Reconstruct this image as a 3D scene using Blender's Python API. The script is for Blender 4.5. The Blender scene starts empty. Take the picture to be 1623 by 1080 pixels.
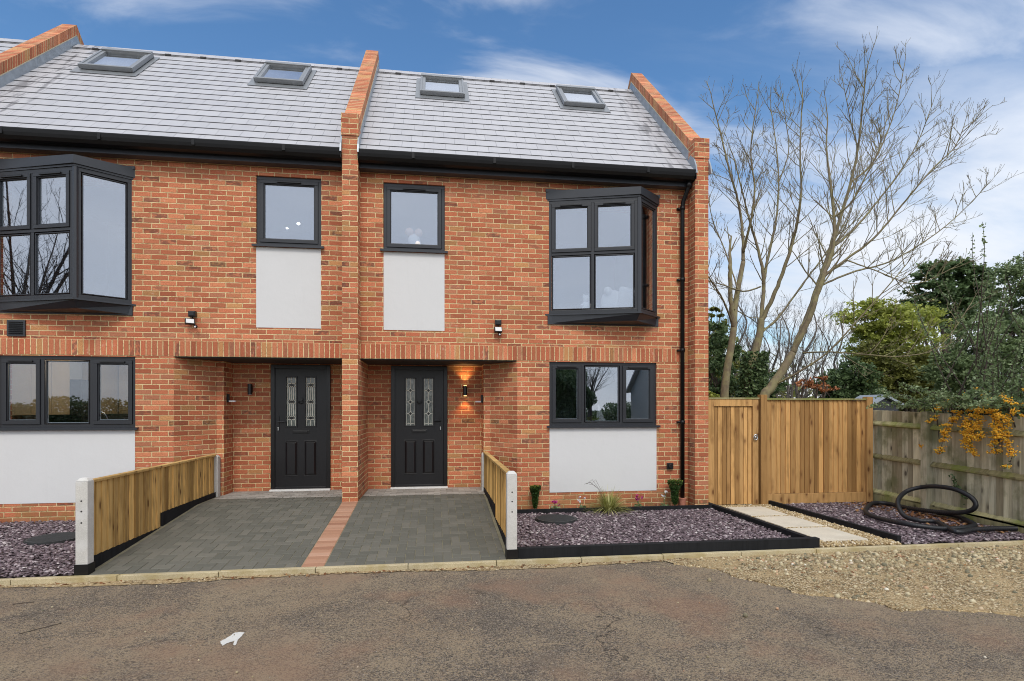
import bpy, math, random
import numpy as np
from mathutils import Vector, Matrix, Euler
R = math.radians
random.seed(7); rng = np.random.default_rng(7)
S = bpy.context.scene
COL = S.collection

# ------------------------------------------------------------------ camera
F, PX, YH, TH, CH = 881.0, 811.5, 648.0, R(7.85), 1.60
cam = bpy.data.cameras.new('camera'); co = bpy.data.objects.new('camera', cam); COL.objects.link(co)
co.location = (0, 0, CH); co.rotation_euler = (R(90), 0, -TH)
cam.sensor_fit = 'HORIZONTAL'; cam.sensor_width = 36.0; cam.lens = 36.0*F/1623.0
cam.shift_y = (YH-540.0)/1623.0; cam.clip_start = 0.05; cam.clip_end = 2000
S.camera = co
cT, sT = math.cos(TH), math.sin(TH)
def ray(x):
    u = (x-PX)/F
    return u*cT+sT, cT-u*sT
def at(x, y, Y):                      # photo pixel on the world plane at depth Y
    dx, dy = ray(x); t = Y/dy
    return Vector((dx*t, Y, CH+(YH-y)/F*t))
def atz(x, y, Z):                     # photo pixel on a level plane
    dx, dy = ray(x); t = (CH-Z)*F/(y-YH)
    return Vector((dx*t, dy*t, Z))

# ------------------------------------------------------------------ world, sun, exposure
SUN_EL, SUN_AZ = R(50), R(184)        # azimuth clockwise from +Y
w = bpy.data.worlds.new('World'); S.world = w; w.use_nodes = True
nt = w.node_tree; N = nt.nodes; L = nt.links; N.clear()
def nd(t, **k):
    n = N.new(t)
    for a, b in k.items(): setattr(n, a, b)
    return n
def mth(op, a, b=None, c=None, clamp=False):
    n = nd('ShaderNodeMath', operation=op); n.use_clamp = clamp
    for i, v in enumerate((a, b, c)):
        if v is None: continue
        if isinstance(v, (int, float)): n.inputs[i].default_value = v
        else: L.new(v, n.inputs[i])
    return n.outputs[0]
sky = nd('ShaderNodeTexSky', sky_type='NISHITA'); sky.sun_disc = False
sky.sun_elevation = SUN_EL; sky.sun_rotation = SUN_AZ; sky.altitude = 50; sky.air_density = 1.15; sky.dust_density = 0.5; sky.ozone_density = 2.2
tc = nd('ShaderNodeTexCoord'); sp = nd('ShaderNodeSeparateXYZ'); L.new(tc.outputs['Generated'], sp.inputs[0])
zz = mth('ADD', mth('MAXIMUM', sp.outputs[2], 0.0), 0.22)
cx = nd('ShaderNodeCombineXYZ'); L.new(mth('DIVIDE', sp.outputs[0], zz), cx.inputs[0]); L.new(mth('DIVIDE', sp.outputs[1], zz), cx.inputs[1])
mp = nd('ShaderNodeMapping'); mp.inputs['Rotation'].default_value = (0, 0, R(-38)); mp.inputs['Scale'].default_value = (0.62, 1.5, 1)
mp.inputs['Location'].default_value = (3.1, 0.6, 0)
L.new(cx.outputs[0], mp.inputs[0])
n1 = nd('ShaderNodeTexNoise'); n1.inputs['Scale'].default_value = 1.15; n1.inputs['Detail'].default_value = 9; n1.inputs['Roughness'].default_value = .56; n1.inputs['Distortion'].default_value = .35
L.new(mp.outputs[0], n1.inputs['Vector'])
# cover: more cloud low down and to the right / behind
low = mth('MULTIPLY', mth('SUBTRACT', 0.62, sp.outputs[2]), 0.62)
side = mth('MULTIPLY', mth('MAXIMUM', mth('SUBTRACT', sp.outputs[0], 0.0), -0.1), 0.15)
back = mth('ADD', mth('MULTIPLY', mth('MAXIMUM', mth('MULTIPLY', sp.outputs[1], -1), 0.0), 0.75), mth('MULTIPLY', mth('MAXIMUM', mth('SUBTRACT', sp.outputs[2], .64), 0.0), 2.4))
cov = mth('ADD', mth('ADD', mth('ADD', n1.outputs[0], low), side), back)
mr = nd('ShaderNodeMapRange', interpolation_type='SMOOTHSTEP'); L.new(cov, mr.inputs[0])
mr.inputs[1].default_value = .60; mr.inputs[2].default_value = 1.0
n2 = nd('ShaderNodeTexNoise'); n2.inputs['Scale'].default_value = 2.2; n2.inputs['Detail'].default_value = 5; L.new(mp.outputs[0], n2.inputs['Vector'])
cr = nd('ShaderNodeMix', data_type='RGBA'); L.new(n2.outputs[0], cr.inputs[0])
cr.inputs[6].default_value = (6.7, 7.2, 8.1, 1); cr.inputs[7].default_value = (10.2, 10.2, 10.3, 1)
hs = nd('ShaderNodeHueSaturation'); hs.inputs['Saturation'].default_value = 1.10; hs.inputs['Value'].default_value = 1.0
tint = nd('ShaderNodeMix', data_type='RGBA', blend_type='MULTIPLY'); tint.inputs[0].default_value = 1; L.new(sky.outputs[0], tint.inputs[6]); tint.inputs[7].default_value = (1.0, 1.14, 1.24, 1); L.new(tint.outputs[2], hs.inputs['Color'])
# thin streaky wisps over the whole sky
mp2 = nd('ShaderNodeMapping'); mp2.inputs['Rotation'].default_value = (0, 0, R(-52)); mp2.inputs['Scale'].default_value = (.9, 1.7, 1); mp2.inputs['Location'].default_value = (1.7, 2.2, 0); L.new(cx.outputs[0], mp2.inputs[0])
n3 = nd('ShaderNodeTexNoise'); n3.inputs['Scale'].default_value = 2.0; n3.inputs['Detail'].default_value = 8; n3.inputs['Roughness'].default_value = .55; n3.inputs['Distortion'].default_value = .5; L.new(mp2.outputs[0], n3.inputs['Vector'])
w1 = nd('ShaderNodeMapRange', interpolation_type='SMOOTHSTEP'); L.new(mth('ADD', n3.outputs[0], mth('MULTIPLY', mth('MAXIMUM', sp.outputs[0], -.2), .12)), w1.inputs[0]); w1.inputs[1].default_value = .44; w1.inputs[2].default_value = .76; w1.inputs[4].default_value = .62
cm = mth('MAXIMUM', mth('MULTIPLY', mr.outputs[0], .90), w1.outputs[0])
mx = nd('ShaderNodeMix', data_type='RGBA'); L.new(cm, mx.inputs[0]); L.new(hs.outputs[0], mx.inputs[6]); L.new(cr.outputs[2], mx.inputs[7])
bk = nd('ShaderNodeMapRange'); L.new(mth('SUBTRACT', mth('MULTIPLY', sp.outputs[2], 1.0), sp.outputs[1]), bk.inputs[0]); bk.inputs[1].default_value = -.5; bk.inputs[2].default_value = .25; bk.inputs[3].default_value = .83; bk.inputs[4].default_value = 1.12
cs = nd('ShaderNodeVectorMath', operation='SCALE'); L.new(cr.outputs[2], cs.inputs[0]); L.new(bk.outputs[0], cs.inputs['Scale']); L.new(cs.outputs[0], mx.inputs[7])
bg = nd('ShaderNodeBackground'); bg.inputs[1].default_value = 0.10; L.new(mx.outputs[2], bg.inputs[0])
out = nd('ShaderNodeOutputWorld'); L.new(bg.outputs[0], out.inputs[0])

sd = bpy.data.lights.new('sun', 'SUN'); sd.energy = 1.3; sd.angle = R(16); sd.color = (1, .94, .85)
so = bpy.data.objects.new('sun', sd); COL.objects.link(so)
sv = Vector((math.sin(SUN_AZ)*math.cos(SUN_EL), math.cos(SUN_AZ)*math.cos(SUN_EL), math.sin(SUN_EL)))
so.rotation_euler = sv.to_track_quat('Z', 'Y').to_euler(); so.location = (0, -10, 20)
S.view_settings.view_transform = 'Standard'; S.view_settings.look = 'None'; S.view_settings.gamma = 1; S.view_settings.exposure = 0.36
S.cycles.filter_width = 1.0

# ------------------------------------------------------------------ materials
class NT:
    def __init__(s, name):
        s.m = bpy.data.materials.new(name); s.m.use_nodes = True; s.t = s.m.node_tree; s.N = s.t.nodes; s.L = s.t.links
        s.b = s.N['Principled BSDF']
    def n(s, t, **k):
        n = s.N.new(t)
        for a, b in k.items(): setattr(n, a, b)
        return n
    def put(s, sock, v):
        if isinstance(v, (int, float)): sock.default_value = v
        elif isinstance(v, tuple): sock.default_value = v if len(v) != 3 or sock.type == 'VECTOR' else (*v, 1)
        else: s.L.new(v, sock)
    def math(s, op, a, b=None, c=None):
        n = s.n('ShaderNodeMath', operation=op)
        for i, v in enumerate((a, b, c)):
            if v is not None: s.put(n.inputs[i], v)
        return n.outputs[0]
    def mix(s, f, a, b, mode='MIX'):
        n = s.n('ShaderNodeMix', data_type='RGBA', blend_type=mode)
        s.put(n.inputs[0], f); s.put(n.inputs[6], a); s.put(n.inputs[7], b); return n.outputs[2]
    def noise(s, vec, scale, detail=4, rough=.55, dist=0, out=0):
        n = s.n('ShaderNodeTexNoise'); s.put(n.inputs['Scale'], scale); n.inputs['Detail'].default_value = detail
        n.inputs['Roughness'].default_value = rough; n.inputs['Distortion'].default_value = dist
        if vec is not None: s.L.new(vec, n.inputs['Vector'])
        return n.outputs[out]
    def ramp(s, f, stops, interp='LINEAR'):
        n = s.n('ShaderNodeValToRGB'); s.put(n.inputs[0], f); cr = n.color_ramp; cr.interpolation = interp
        while len(cr.elements) < len(stops): cr.elements.new(.5)
        for e, (p, c) in zip(cr.elements, stops):
            e.position = p; e.color = (*c, 1) if len(c) == 3 else c
        return n.outputs[0]
    def sstep(s, v, a, b, lo=0, hi=1):
        n = s.n('ShaderNodeMapRange', interpolation_type='SMOOTHSTEP'); s.put(n.inputs[0], v)
        for i, q in enumerate((a, b, lo, hi)): n.inputs[i+1].default_value = q
        return n.outputs[0]
    def obj(s): return s.n('ShaderNodeTexCoord').outputs['Object']
    def pos(s): return s.n('ShaderNodeNewGeometry').outputs['Position']
    def uv(s): return s.n('ShaderNodeTexCoord').outputs['UV']
    def rnd(s): return s.n('ShaderNodeAttribute', attribute_name='rnd').outputs['Fac']
    def map(s, v, scale=(1, 1, 1), loc=(0, 0, 0)):
        n = s.n('ShaderNodeMapping'); n.inputs['Scale'].default_value = scale; n.inputs['Location'].default_value = loc
        s.L.new(v, n.inputs[0]); return n.outputs[0]
    def bump(s, h, strength=.5, dist=.01):
        n = s.n('ShaderNodeBump'); n.inputs['Strength'].default_value = strength; n.inputs['Distance'].default_value = dist
        s.L.new(h, n.inputs['Height']); s.L.new(n.outputs[0], s.b.inputs['Normal'])
    def set(s, col=None, rough=None, metal=None, spec=None):
        if col is not None: s.put(s.b.inputs['Base Color'], col)
        if rough is not None: s.put(s.b.inputs['Roughness'], rough)
        if metal is not None: s.put(s.b.inputs['Metallic'], metal)
        if spec is not None: s.put(s.b.inputs['Specular IOR Level'], spec)
        return s.m

def simple(name, col, rough=.6, var=.12, scale=6, bump=0, bscale=80, metal=0, spec=.5):
    t = NT(name); p = t.obj(); nz = t.noise(p, scale, 5)
    c = t.mix(nz, tuple(max(0, x*(1-var*1.6)) for x in col), tuple(min(1, x*(1+var*1.6)) for x in col))
    r = t.math('ADD', t.math('MULTIPLY', t.noise(p, scale*2.3, 3), .16), rough-.08)
    t.set(c, r, metal, spec)
    if bump: t.bump(t.noise(p, bscale, 4), bump, .004)
    return t.m

def brick_mat(name, stagger=.5, bw=.225, bh=.075):
    t = NT(name); uv = t.uv(); s = t.n('ShaderNodeSeparateXYZ'); t.L.new(uv, s.inputs[0])
    wob = t.noise(uv, 14, 3); wob2 = t.noise(t.map(uv, (1, 1, 1), (7, 3, 0)), 17, 3)
    u = t.math('ADD', s.outputs[0], t.math('MULTIPLY', t.math('SUBTRACT', wob, .5), .010))
    v = t.math('ADD', s.outputs[1], t.math('MULTIPLY', t.math('SUBTRACT', wob2, .5), .007))
    rowf = t.math('DIVIDE', v, bh); row = t.math('FLOOR', rowf)
    jit = t.n('ShaderNodeTexWhiteNoise', noise_dimensions='1D'); t.L.new(row, jit.inputs['W'])
    off = t.math('ADD', t.math('MULTIPLY', t.math('MODULO', t.math('ABSOLUTE', row), 2), stagger), t.math('MULTIPLY', jit.outputs[0], .05 if stagger else 0))
    colf = t.math('ADD', t.math('DIVIDE', u, bw), off); cl = t.math('FLOOR', colf)
    fu = t.math('SUBTRACT', colf, cl); fv = t.math('SUBTRACT', rowf, row)
    du = t.math('MULTIPLY', t.math('MINIMUM', fu, t.math('SUBTRACT', 1, fu)), bw)
    dv = t.math('MULTIPLY', t.math('MINIMUM', fv, t.math('SUBTRACT', 1, fv)), bh)
    d = t.math('MINIMUM', du, dv)
    mort = t.sstep(d, .0040, .0080)            # 0 in mortar, 1 on brick
    idv = t.n('ShaderNodeCombineXYZ'); t.L.new(cl, idv.inputs[0]); t.L.new(row, idv.inputs[1])
    wn = t.n('ShaderNodeTexWhiteNoise', noise_dimensions='3D'); t.L.new(idv.outputs[0], wn.inputs['Vector'])
    base = t.ramp(wn.outputs[0], [(0, (.46, .130, .055)), (.2, (.52, .165, .075)), (.4, (.42, .112, .048)), (.55, (.55, .19, .085)), (.7, (.47, .140, .060)), (.86, (.44, .165, .085)), (.95, (.48, .23, .085))], 'CONSTANT')
    wd = t.n('ShaderNodeTexWhiteNoise', noise_dimensions='3D'); t.L.new(t.map(idv.outputs[0], (1, 1, 1), (11, 47, 3)), wd.inputs['Vector'])
    blo = t.math('MULTIPLY', t.sstep(wd.outputs[0], .90, .965), t.sstep(t.noise(t.map(uv, (1, 1.8, 1), (6, 2, 0)), 13, 4, .6), .40, .56, .10, .75)); base = t.mix(blo, base, (.10, .055, .045))
    wn2 = t.n('ShaderNodeTexWhiteNoise', noise_dimensions='3D'); t.L.new(t.map(idv.outputs[0], (1, 1, 1), (31, 17, 5)), wn2.inputs['Vector'])
    base = t.mix(1.0, base, t.ramp(wn2.outputs[0], [(0, (.84, .84, .84)), (1, (1.28, 1.27, 1.26))]), 'MULTIPLY')
    nz = t.noise(uv, 60, 6, .65)
    base = t.mix(t.sstep(nz, .42, .62, 0, .42), base, (.27, .080, .030))
    drag = t.noise(t.map(uv, (1, 2.4, 1)), 26, 4, .6)
    base = t.mix(t.sstep(drag, .58, .72, 0, .5), base, (.60, .31, .21))
    # patches of salt bloom and mortar smear
    big = t.noise(t.map(uv, (1, 1.6, 1), (2, 9, 0)), 1.1, 5, .65)
    sm = t.noise(t.map(uv, (1, 1.9, 1), (4, 1, 0)), 11, 4, .6)
    smm = t.math('MULTIPLY', t.sstep(sm, .58, .70), t.sstep(big, .50, .62))
    base = t.mix(t.math('MULTIPLY', smm, .6), base, (.72, .50, .42))
    mc = t.mix(t.noise(uv, 9, 5), (.58, .43, .20), (.84, .66, .38))
    mc = t.mix(t.sstep(t.noise(t.map(uv, (1, 1, 1), (5, 5, 0)), 2.2, 4), .5, .7, 0, .6), mc, (.42, .25, .10))
    mc = t.mix(t.sstep(t.noise(t.map(uv, (1, 1, 1), (8, 3, 0)), 30, 3), .52, .66, 0, .6), mc, (.22, .14, .05))
    colr = t.mix(mort, mc, base)
    tone = t.noise(t.map(uv, (1, .8, 1), (12, 6, 0)), .8, 4, .6); colr = t.mix(1.0, colr, t.ramp(tone, [(.3, (.86, .84, .80)), (.7, (1.08, 1.08, 1.06))]), 'MULTIPLY')
    # green algae low on the damp courses
    pz = t.n('ShaderNodeSeparateXYZ'); t.L.new(t.pos(), pz.inputs[0])
    alg = t.math('MULTIPLY', t.sstep(pz.outputs[2], .42, .05), t.sstep(t.noise(t.pos(), 5, 5, .6), .40, .62, 0, .5))
    colr = t.mix(alg, colr, (.24, .17, .05))
    hsv = t.n('ShaderNodeHueSaturation'); hsv.inputs['Saturation'].default_value = .95; hsv.inputs['Value'].default_value = 1.08; t.L.new(colr, hsv.inputs['Color']); colr = hsv.outputs[0]
    t.set(colr, .88, spec=.25)
    h = t.math('ADD', t.math('MULTIPLY', mort, 1.0), t.math('MULTIPLY', nz, .45))
    t.bump(h, .8, .007)
    return t.m

def slate_tile_mat():
    t = NT('roof_slate'); uv = t.uv(); s = t.n('ShaderNodeSeparateXYZ'); t.L.new(uv, s.inputs[0])
    row = t.math('FLOOR', t.math('DIVIDE', s.outputs[1], .25))
    jit = t.n('ShaderNodeTexWhiteNoise', noise_dimensions='1D'); t.L.new(row, jit.inputs['W'])
    cf = t.math('ADD', t.math('DIVIDE', s.outputs[0], .33), t.math('ADD', t.math('MULTIPLY', t.math('MODULO', row, 2), .5), t.math('MULTIPLY', jit.outputs[0], .12)))
    cl = t.math('FLOOR', cf); fu = t.math('SUBTRACT', cf, cl)
    d = t.math('MULTIPLY', t.math('MINIMUM', fu, t.math('SUBTRACT', 1, fu)), .33)
    gap = t.sstep(d, .0015, .0045)
    idv = t.n('ShaderNodeCombineXYZ'); t.L.new(cl, idv.inputs[0]); t.L.new(row, idv.inputs[1])
    wn = t.n('ShaderNodeTexWhiteNoise'); t.L.new(idv.outputs[0], wn.inputs['Vector'])
    c = t.ramp(wn.outputs[0], [(0, (.415, .41, .43)), (.5, (.44, .435, .455)), (1, (.465, .46, .48))])
    st = t.noise(t.map(uv, (1, .25, 1)), 7, 5, .6); c = t.mix(t.sstep(st, .45, .7, 0, .35), c, (.50, .495, .51))
    sx = t.noise(t.map(uv, (2.6, .5, 1), (3, 1, 0)), 3, 4, .6); c = t.mix(t.sstep(sx, .64, .78, 0, .3), c, (.16, .16, .17))
    vm = t.math('MAXIMUM', t.sstep(t.math('ABSOLUTE', t.math('SUBTRACT', s.outputs[0], 3.86)), .42, .10), t.sstep(t.math('ABSOLUTE', t.math('ADD', s.outputs[0], 6.22)), .42, .10))
    vs_ = t.sstep(t.noise(t.map(uv, (7, .9, 1), (1, 4, 0)), 1.5, 4, .6), .50, .62); c = t.mix(t.math('MULTIPLY', t.math('MULTIPLY', vm, vs_), .75), c, (.10, .10, .11))
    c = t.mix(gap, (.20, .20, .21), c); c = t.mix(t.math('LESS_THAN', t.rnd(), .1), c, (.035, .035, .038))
    t.set(c, t.math('ADD', t.math('MULTIPLY', st, .2), .30), spec=.9)
    h = t.math('ADD', t.math('MULTIPLY', gap, .6), t.math('ADD', t.math('MULTIPLY', t.noise(uv, 45, 4), .3), t.math('MULTIPLY', wn.outputs[0], .25)))
    t.bump(h, .35, .004); return t.m

def wood_mat(name, c1, c2, knot, green=None, grain=1.0, gz=None):
    t = NT(name); p = t.uv(); r = t.rnd()
    off = t.n('ShaderNodeCombineXYZ'); t.L.new(t.math('MULTIPLY', r, 31), off.inputs[0]); t.L.new(t.math('MULTIPLY', r, 17), off.inputs[1])
    va = t.n('ShaderNodeVectorMath', operation='ADD'); t.L.new(p, va.inputs[0]); t.L.new(off.outputs[0], va.inputs[1]); v = va.outputs[0]
    g = t.noise(t.map(v, (38, 2.2, 1)), 1, 6, .6, 1.2)
    c = t.mix(g, c1, c2)
    g2 = t.noise(t.map(v, (15, .9, 1), (3, 8, 0)), 1, 4, .6, .8); c = t.mix(t.sstep(g2, .48, .66, 0, .55), c, tuple(x*.6 for x in c1))
    c = t.mix(1.0, c, t.ramp(r, [(0, (.50, .45, .38)), (.5, (.93, .92, .90)), (1, (1.28, 1.24, 1.14))]), 'MULTIPLY')
    vo = t.n('ShaderNodeTexVoronoi'); vo.inputs['Scale'].default_value = 1; vo.inputs['Randomness'].default_value = 1; t.L.new(t.map(v, (9, 4.2, 1)), vo.inputs['Vector'])
    vs = t.n('ShaderNodeSeparateColor'); t.L.new(vo.outputs['Color'], vs.inputs[0])
    kn = t.math('MULTIPLY', t.sstep(vo.outputs['Distance'], .24, .10), t.math('GREATER_THAN', vs.outputs[0], .55))
    c = t.mix(t.math('MULTIPLY', kn, .85), c, knot)
    halo = t.math('MULTIPLY', t.sstep(vo.outputs['Distance'], .5, .18, 0, .35), t.math('GREATER_THAN', vs.outputs[0], .55)); c = t.mix(halo, c, knot)
    blot = t.noise(t.map(v, (3, 1.2, 1)), 1.6, 4); c = t.mix(t.sstep(blot, .50, .72, 0, .5), c, tuple(x*.62 for x in c1))
    if green: c = t.mix(t.sstep(t.noise(t.map(t.pos(), (1, 1, .8)), 2.6, 5, .6), .46, .66, 0, .75), c, green)
    t.set(c, .82, spec=.25); t.bump(t.math('ADD', g, t.math('MULTIPLY', kn, .5)), .35*grain, .004); return t.m

def speck_mat(name, stops, scale=220, rough=.95, big=None, bump=.6):
    t = NT(name); p = t.pos(); v = t.n('ShaderNodeTexVoronoi'); v.inputs['Scale'].default_value = scale; t.L.new(p, v.inputs['Vector'])
    s = t.n('ShaderNodeSeparateColor'); t.L.new(v.outputs['Color'], s.inputs[0])
    c = t.ramp(s.outputs[0], stops)
    nz = t.noise(p, 1.7, 6, .6); c = t.mix(1.0, c, t.ramp(nz, [(.25, (.8, .8, .8)), (.75, (1.15, 1.13, 1.1))]), 'MULTIPLY')
    if big: c = t.mix(t.sstep(t.noise(p, big[1], 6, .62), .45, .62, 0, big[2]), c, big[0])
    t.set(c, rough, spec=.2); t.bump(t.math('ADD', t.math('MULTIPLY', v.outputs['Distance'], -1), t.noise(p, 90, 4)), bump, .006); return t.m

def rnd_mat(name, stops, rough=.7, spec=.4, bump=.3, trans=0):
    t = NT(name); c = t.ramp(t.rnd(), stops); c = t.mix(.25, c, t.mix(t.noise(t.pos(), 120, 3), (.0, .0, .0), tuple(min(1, x*1.9) for x in stops[len(stops)//2][1])))
    t.set(c, rough, spec=spec)
    if bump: t.bump(t.noise(t.pos(), 160, 3), bump, .003)
    if trans:
        tr = t.n('ShaderNodeBsdfTranslucent'); t.put(tr.inputs[0], c); m = t.n('ShaderNodeMixShader'); m.inputs[0].default_value = trans
        t.L.new(t.b.outputs[0], m.inputs[1]); t.L.new(tr.outputs[0], m.inputs[2]); t.L.new(m.outputs[0], t.N['Material Output'].inputs[0])
    return t.m

def asphalt_mat():
    t = NT('road_asphalt'); p = t.pos()
    v = t.n('ShaderNodeTexVoronoi'); v.inputs['Scale'].default_value = 150; t.L.new(p, v.inputs['Vector'])
    s = t.n('ShaderNodeSeparateColor'); t.L.new(v.outputs['Color'], s.inputs[0])
    agg = t.ramp(s.outputs[0], [(0, (.075, .060, .050)), (.5, (.165, .138, .112)), (.85, (.27, .225, .175)), (1, (.44, .38, .30))])
    # thin films of dried mud caught between the stones: wormy flecks that gather in broad patches
    worm = t.noise(t.map(p, (1, 1.4, 1)), 26, 5, .66, 2.6)
    area = t.noise(t.map(p, (1, 1.3, 1), (2, 6, 0)), .62, 5, .6, .8); area2 = t.noise(p, 3.6, 5, .65)
    thr = t.math('ADD', t.math('MULTIPLY', area, .62), t.math('MULTIPLY', area2, .45))
    mk = t.sstep(t.math('ADD', worm, t.math('MULTIPLY', t.math('SUBTRACT', thr, .52), .55)), .475, .535)
    mud = t.mix(t.noise(p, 1.3, 4), (.47, .33, .20), (.57, .47, .31))
    fine = t.noise(p, 320, 3, .6); mud = t.mix(t.sstep(fine, .4, .7, 0, .5), mud, (.22, .17, .125))
    c = t.mix(t.math('MULTIPLY', mk, .78), agg, mud)
    pit = t.noise(t.map(p, (1, 1, 1), (3, 3, 0)), 75, 4, .6, 1.0); c = t.mix(t.sstep(pit, .52, .62, 0, .6), c, (.055, .045, .038)); c = t.mix(t.sstep(pit, .42, .34, 0, .5), c, (.50, .42, .33))
    vc = t.n('ShaderNodeTexVoronoi', feature='DISTANCE_TO_EDGE'); vc.inputs['Scale'].default_value = .55
    wv = t.n('ShaderNodeVectorMath', operation='ADD'); t.L.new(p, wv.inputs[0]); wn_ = t.n('ShaderNodeVectorMath', operation='SCALE'); t.L.new(t.noise(p, 3.2, 5, .6, 0, 1), wn_.inputs[0]); wn_.inputs['Scale'].default_value = .55; t.L.new(wn_.outputs[0], wv.inputs[1]); t.L.new(wv.outputs[0], vc.inputs['Vector'])
    crk = t.math('MULTIPLY', t.sstep(vc.outputs['Distance'], .007, .002), t.sstep(t.noise(t.map(p, (1, 1, 1), (1, 7, 0)), .5, 3), .50, .60)); c = t.mix(t.math('MULTIPLY', crk, .75), c, (.04, .033, .028))
    red = t.sstep(t.noise(t.map(p, (1, 1, 1), (5, 2, 0)), .8, 5, .65), .50, .68, 0, .5); c = t.mix(red, c, t.mix(worm, (.30, .17, .11), (.46, .28, .18)))
    flat = t.sstep(t.noise(t.map(p, (1, 1, 1), (9, 4, 0)), .7, 4, .6), .52, .66, 0, .3); c = t.mix(flat, c, (.36, .265, .18))
    v2 = t.n('ShaderNodeTexVoronoi'); v2.inputs['Scale'].default_value = 9; t.L.new(p, v2.inputs['Vector']); c = t.mix(t.sstep(v2.outputs['Distance'], .055, .03), c, (.55, .52, .46))
    t.set(c, .93, spec=.25)
    t.bump(t.math('ADD', t.math('MULTIPLY', v.outputs['Distance'], -.8), t.math('ADD', t.math('MULTIPLY', worm, 1.2), t.math('MULTIPLY', fine, .5))), 1.0, .012); return t.m

def glass_mat(name, refl=.30, tint=(.80, .84, .92)):
    t = NT(name); t.N.remove(t.b)
    tr = t.n('ShaderNodeBsdfTransparent'); tr.inputs[0].default_value = (.78, .82, .85, 1)
    gl = t.n('ShaderNodeBsdfGlossy'); gl.inputs['Roughness'].default_value = .004; gl.inputs[0].default_value = (*tint, 1)
    lw = t.n('ShaderNodeLayerWeight'); lw.inputs[0].default_value = .5
    f = t.math('ADD', refl, t.math('MULTIPLY', t.math('POWER', lw.outputs['Facing'], 4), .5))
    bp = t.n('ShaderNodeBump'); bp.inputs['Strength'].default_value = .02; bp.inputs['Distance'].default_value = .02; t.L.new(t.noise(t.obj(), 1.7, 2), bp.inputs['Height']); t.L.new(bp.outputs[0], gl.inputs['Normal'])
    m = t.n('ShaderNodeMixShader'); t.L.new(f, m.inputs[0]); t.L.new(tr.outputs[0], m.inputs[1]); t.L.new(gl.outputs[0], m.inputs[2])
    t.L.new(m.outputs[0], t.N['Material Output'].inputs[0]); return t.m

def emit(name, col, st):
    t = NT(name); t.b.inputs['Emission Color'].default_value = (*col, 1); t.b.inputs['Emission Strength'].default_value = st; t.set(col); return t.m

M = {}
M['brick'] = brick_mat('red_brick'); M['brick_edge'] = brick_mat('brick_on_edge', 0)
M['tile'] = slate_tile_mat()
t = NT('white_render'); p = t.obj(); c = t.mix(t.noise(p, 2.2, 5, .6), (.655, .655, .655), (.70, .70, .70))
c = t.mix(t.sstep(t.noise(t.map(p, (9, 9, .7)), 1.4, 5, .6), .52, .74, 0, .12), c, (.58, .575, .56)); t.set(c, .92, spec=.2); t.bump(t.math('ADD', t.noise(p, 9, 5, .6), t.math('MULTIPLY', t.noise(p, 160, 3), .4)), .35, .008); M['render'] = t.m
M['anth'] = simple('anthracite_frame', (.021, .023, .028), .40, .06, 5)
M['anth2'] = simple('anthracite_trim', (.026, .029, .036), .34, .08, 4)
M['black'] = simple('black_plastic', (.006, .006, .007), .32, .1, 8)
M['gutter'] = simple('black_gutter', (.007, .007, .008), .42, .2, 3, spec=.3)
M['lead'] = simple('lead_flashing', (.32, .36, .40), .45, .28, 7, .3, 30, metal=.35)
M['mortar'] = simple('pale_mortar', (.48, .44, .33), .95, .2, 12, .5, 60)
M['glass'] = glass_mat('window_glass'); M['glass_low'] = glass_mat('kitchen_glass', .13)
M['rooflight'] = glass_mat('rooflight_glass', .62, (.93, .95, .98))
M['alu'] = simple('grey_aluminium', (.27, .285, .30), .4, .1, 6, metal=.5)
M['chrome'] = simple('bright_metal', (.62, .62, .62), .25, .05, 6, metal=.95)
M['white'] = simple('white_plastic', (.75, .75, .74), .5, .04, 6)
M['soffit'] = simple('dark_soffit', (.025, .023, .023), .7, .1, 6)
t = NT('black_door'); p = t.obj(); g = t.noise(t.map(p, (60, 60, 3)), 1, 5, .6); t.set((.008, .008, .010), .36); t.bump(g, .35, .003); M['door'] = t.m
t = NT('obscure_glass'); p = t.obj(); nz = t.noise(t.map(p, (1, 1, .35)), 26, 4, .6, .8)
t.set(t.mix(t.sstep(nz, .35, .65), (.07, .085, .08), (.26, .29, .26)), .16, spec=.9); t.bump(nz, .5, .006); M['obscure'] = t.m
M['came'] = simple('lead_came', (.78, .77, .66), .5, .05, 6)
M['int'] = simple('interior_paint', (.60, .60, .62), .9, .05, 2)
M['intfloor'] = simple('interior_floor', (.20, .17, .14), .6, .1, 2)
M['cab'] = simple('oak_cabinet', (.50, .38, .22), .5, .08, 3)
M['paver'] = rnd_mat('dark_block_paving', [(0, (.105, .104, .085)), (.35, (.122, .120, .099)), (.7, (.138, .133, .110)), (1, (.165, .156, .128))], .85, .3, .5)
M['paverlight'] = rnd_mat('weathered_block_paving', [(0, (.24, .22, .20)), (.5, (.33, .31, .28)), (1, (.45, .42, .38))], .9, .25, .5)
M['paverred'] = rnd_mat('red_block_paving', [(0, (.30, .15, .095)), (.5, (.40, .22, .14)), (1, (.50, .31, .22))], .88, .25, .5)
M['joint'] = simple('jointing_sand', (.22, .20, .13), .95, .25, 10, .4)
M['asphalt'] = asphalt_mat()
M['dirt'] = speck_mat('sandy_dirt', [(0, (.09, .06, .03)), (.35, (.24, .17, .09)), (.75, (.40, .30, .165)), (1, (.66, .58, .42))], 80, .97, ((.42, .31, .165), 2.2, .55))
M['grassy'] = speck_mat('rough_ground', [(0, (.05, .045, .025)), (.5, (.07, .075, .03)), (1, (.12, .10, .05))], 60, .97, ((.05, .07, .02), .6, .7))
M['soil'] = speck_mat('dark_soil', [(0, (.018, .014, .012)), (.5, (.035, .028, .024)), (1, (.08, .06, .05))], 150)
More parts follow.
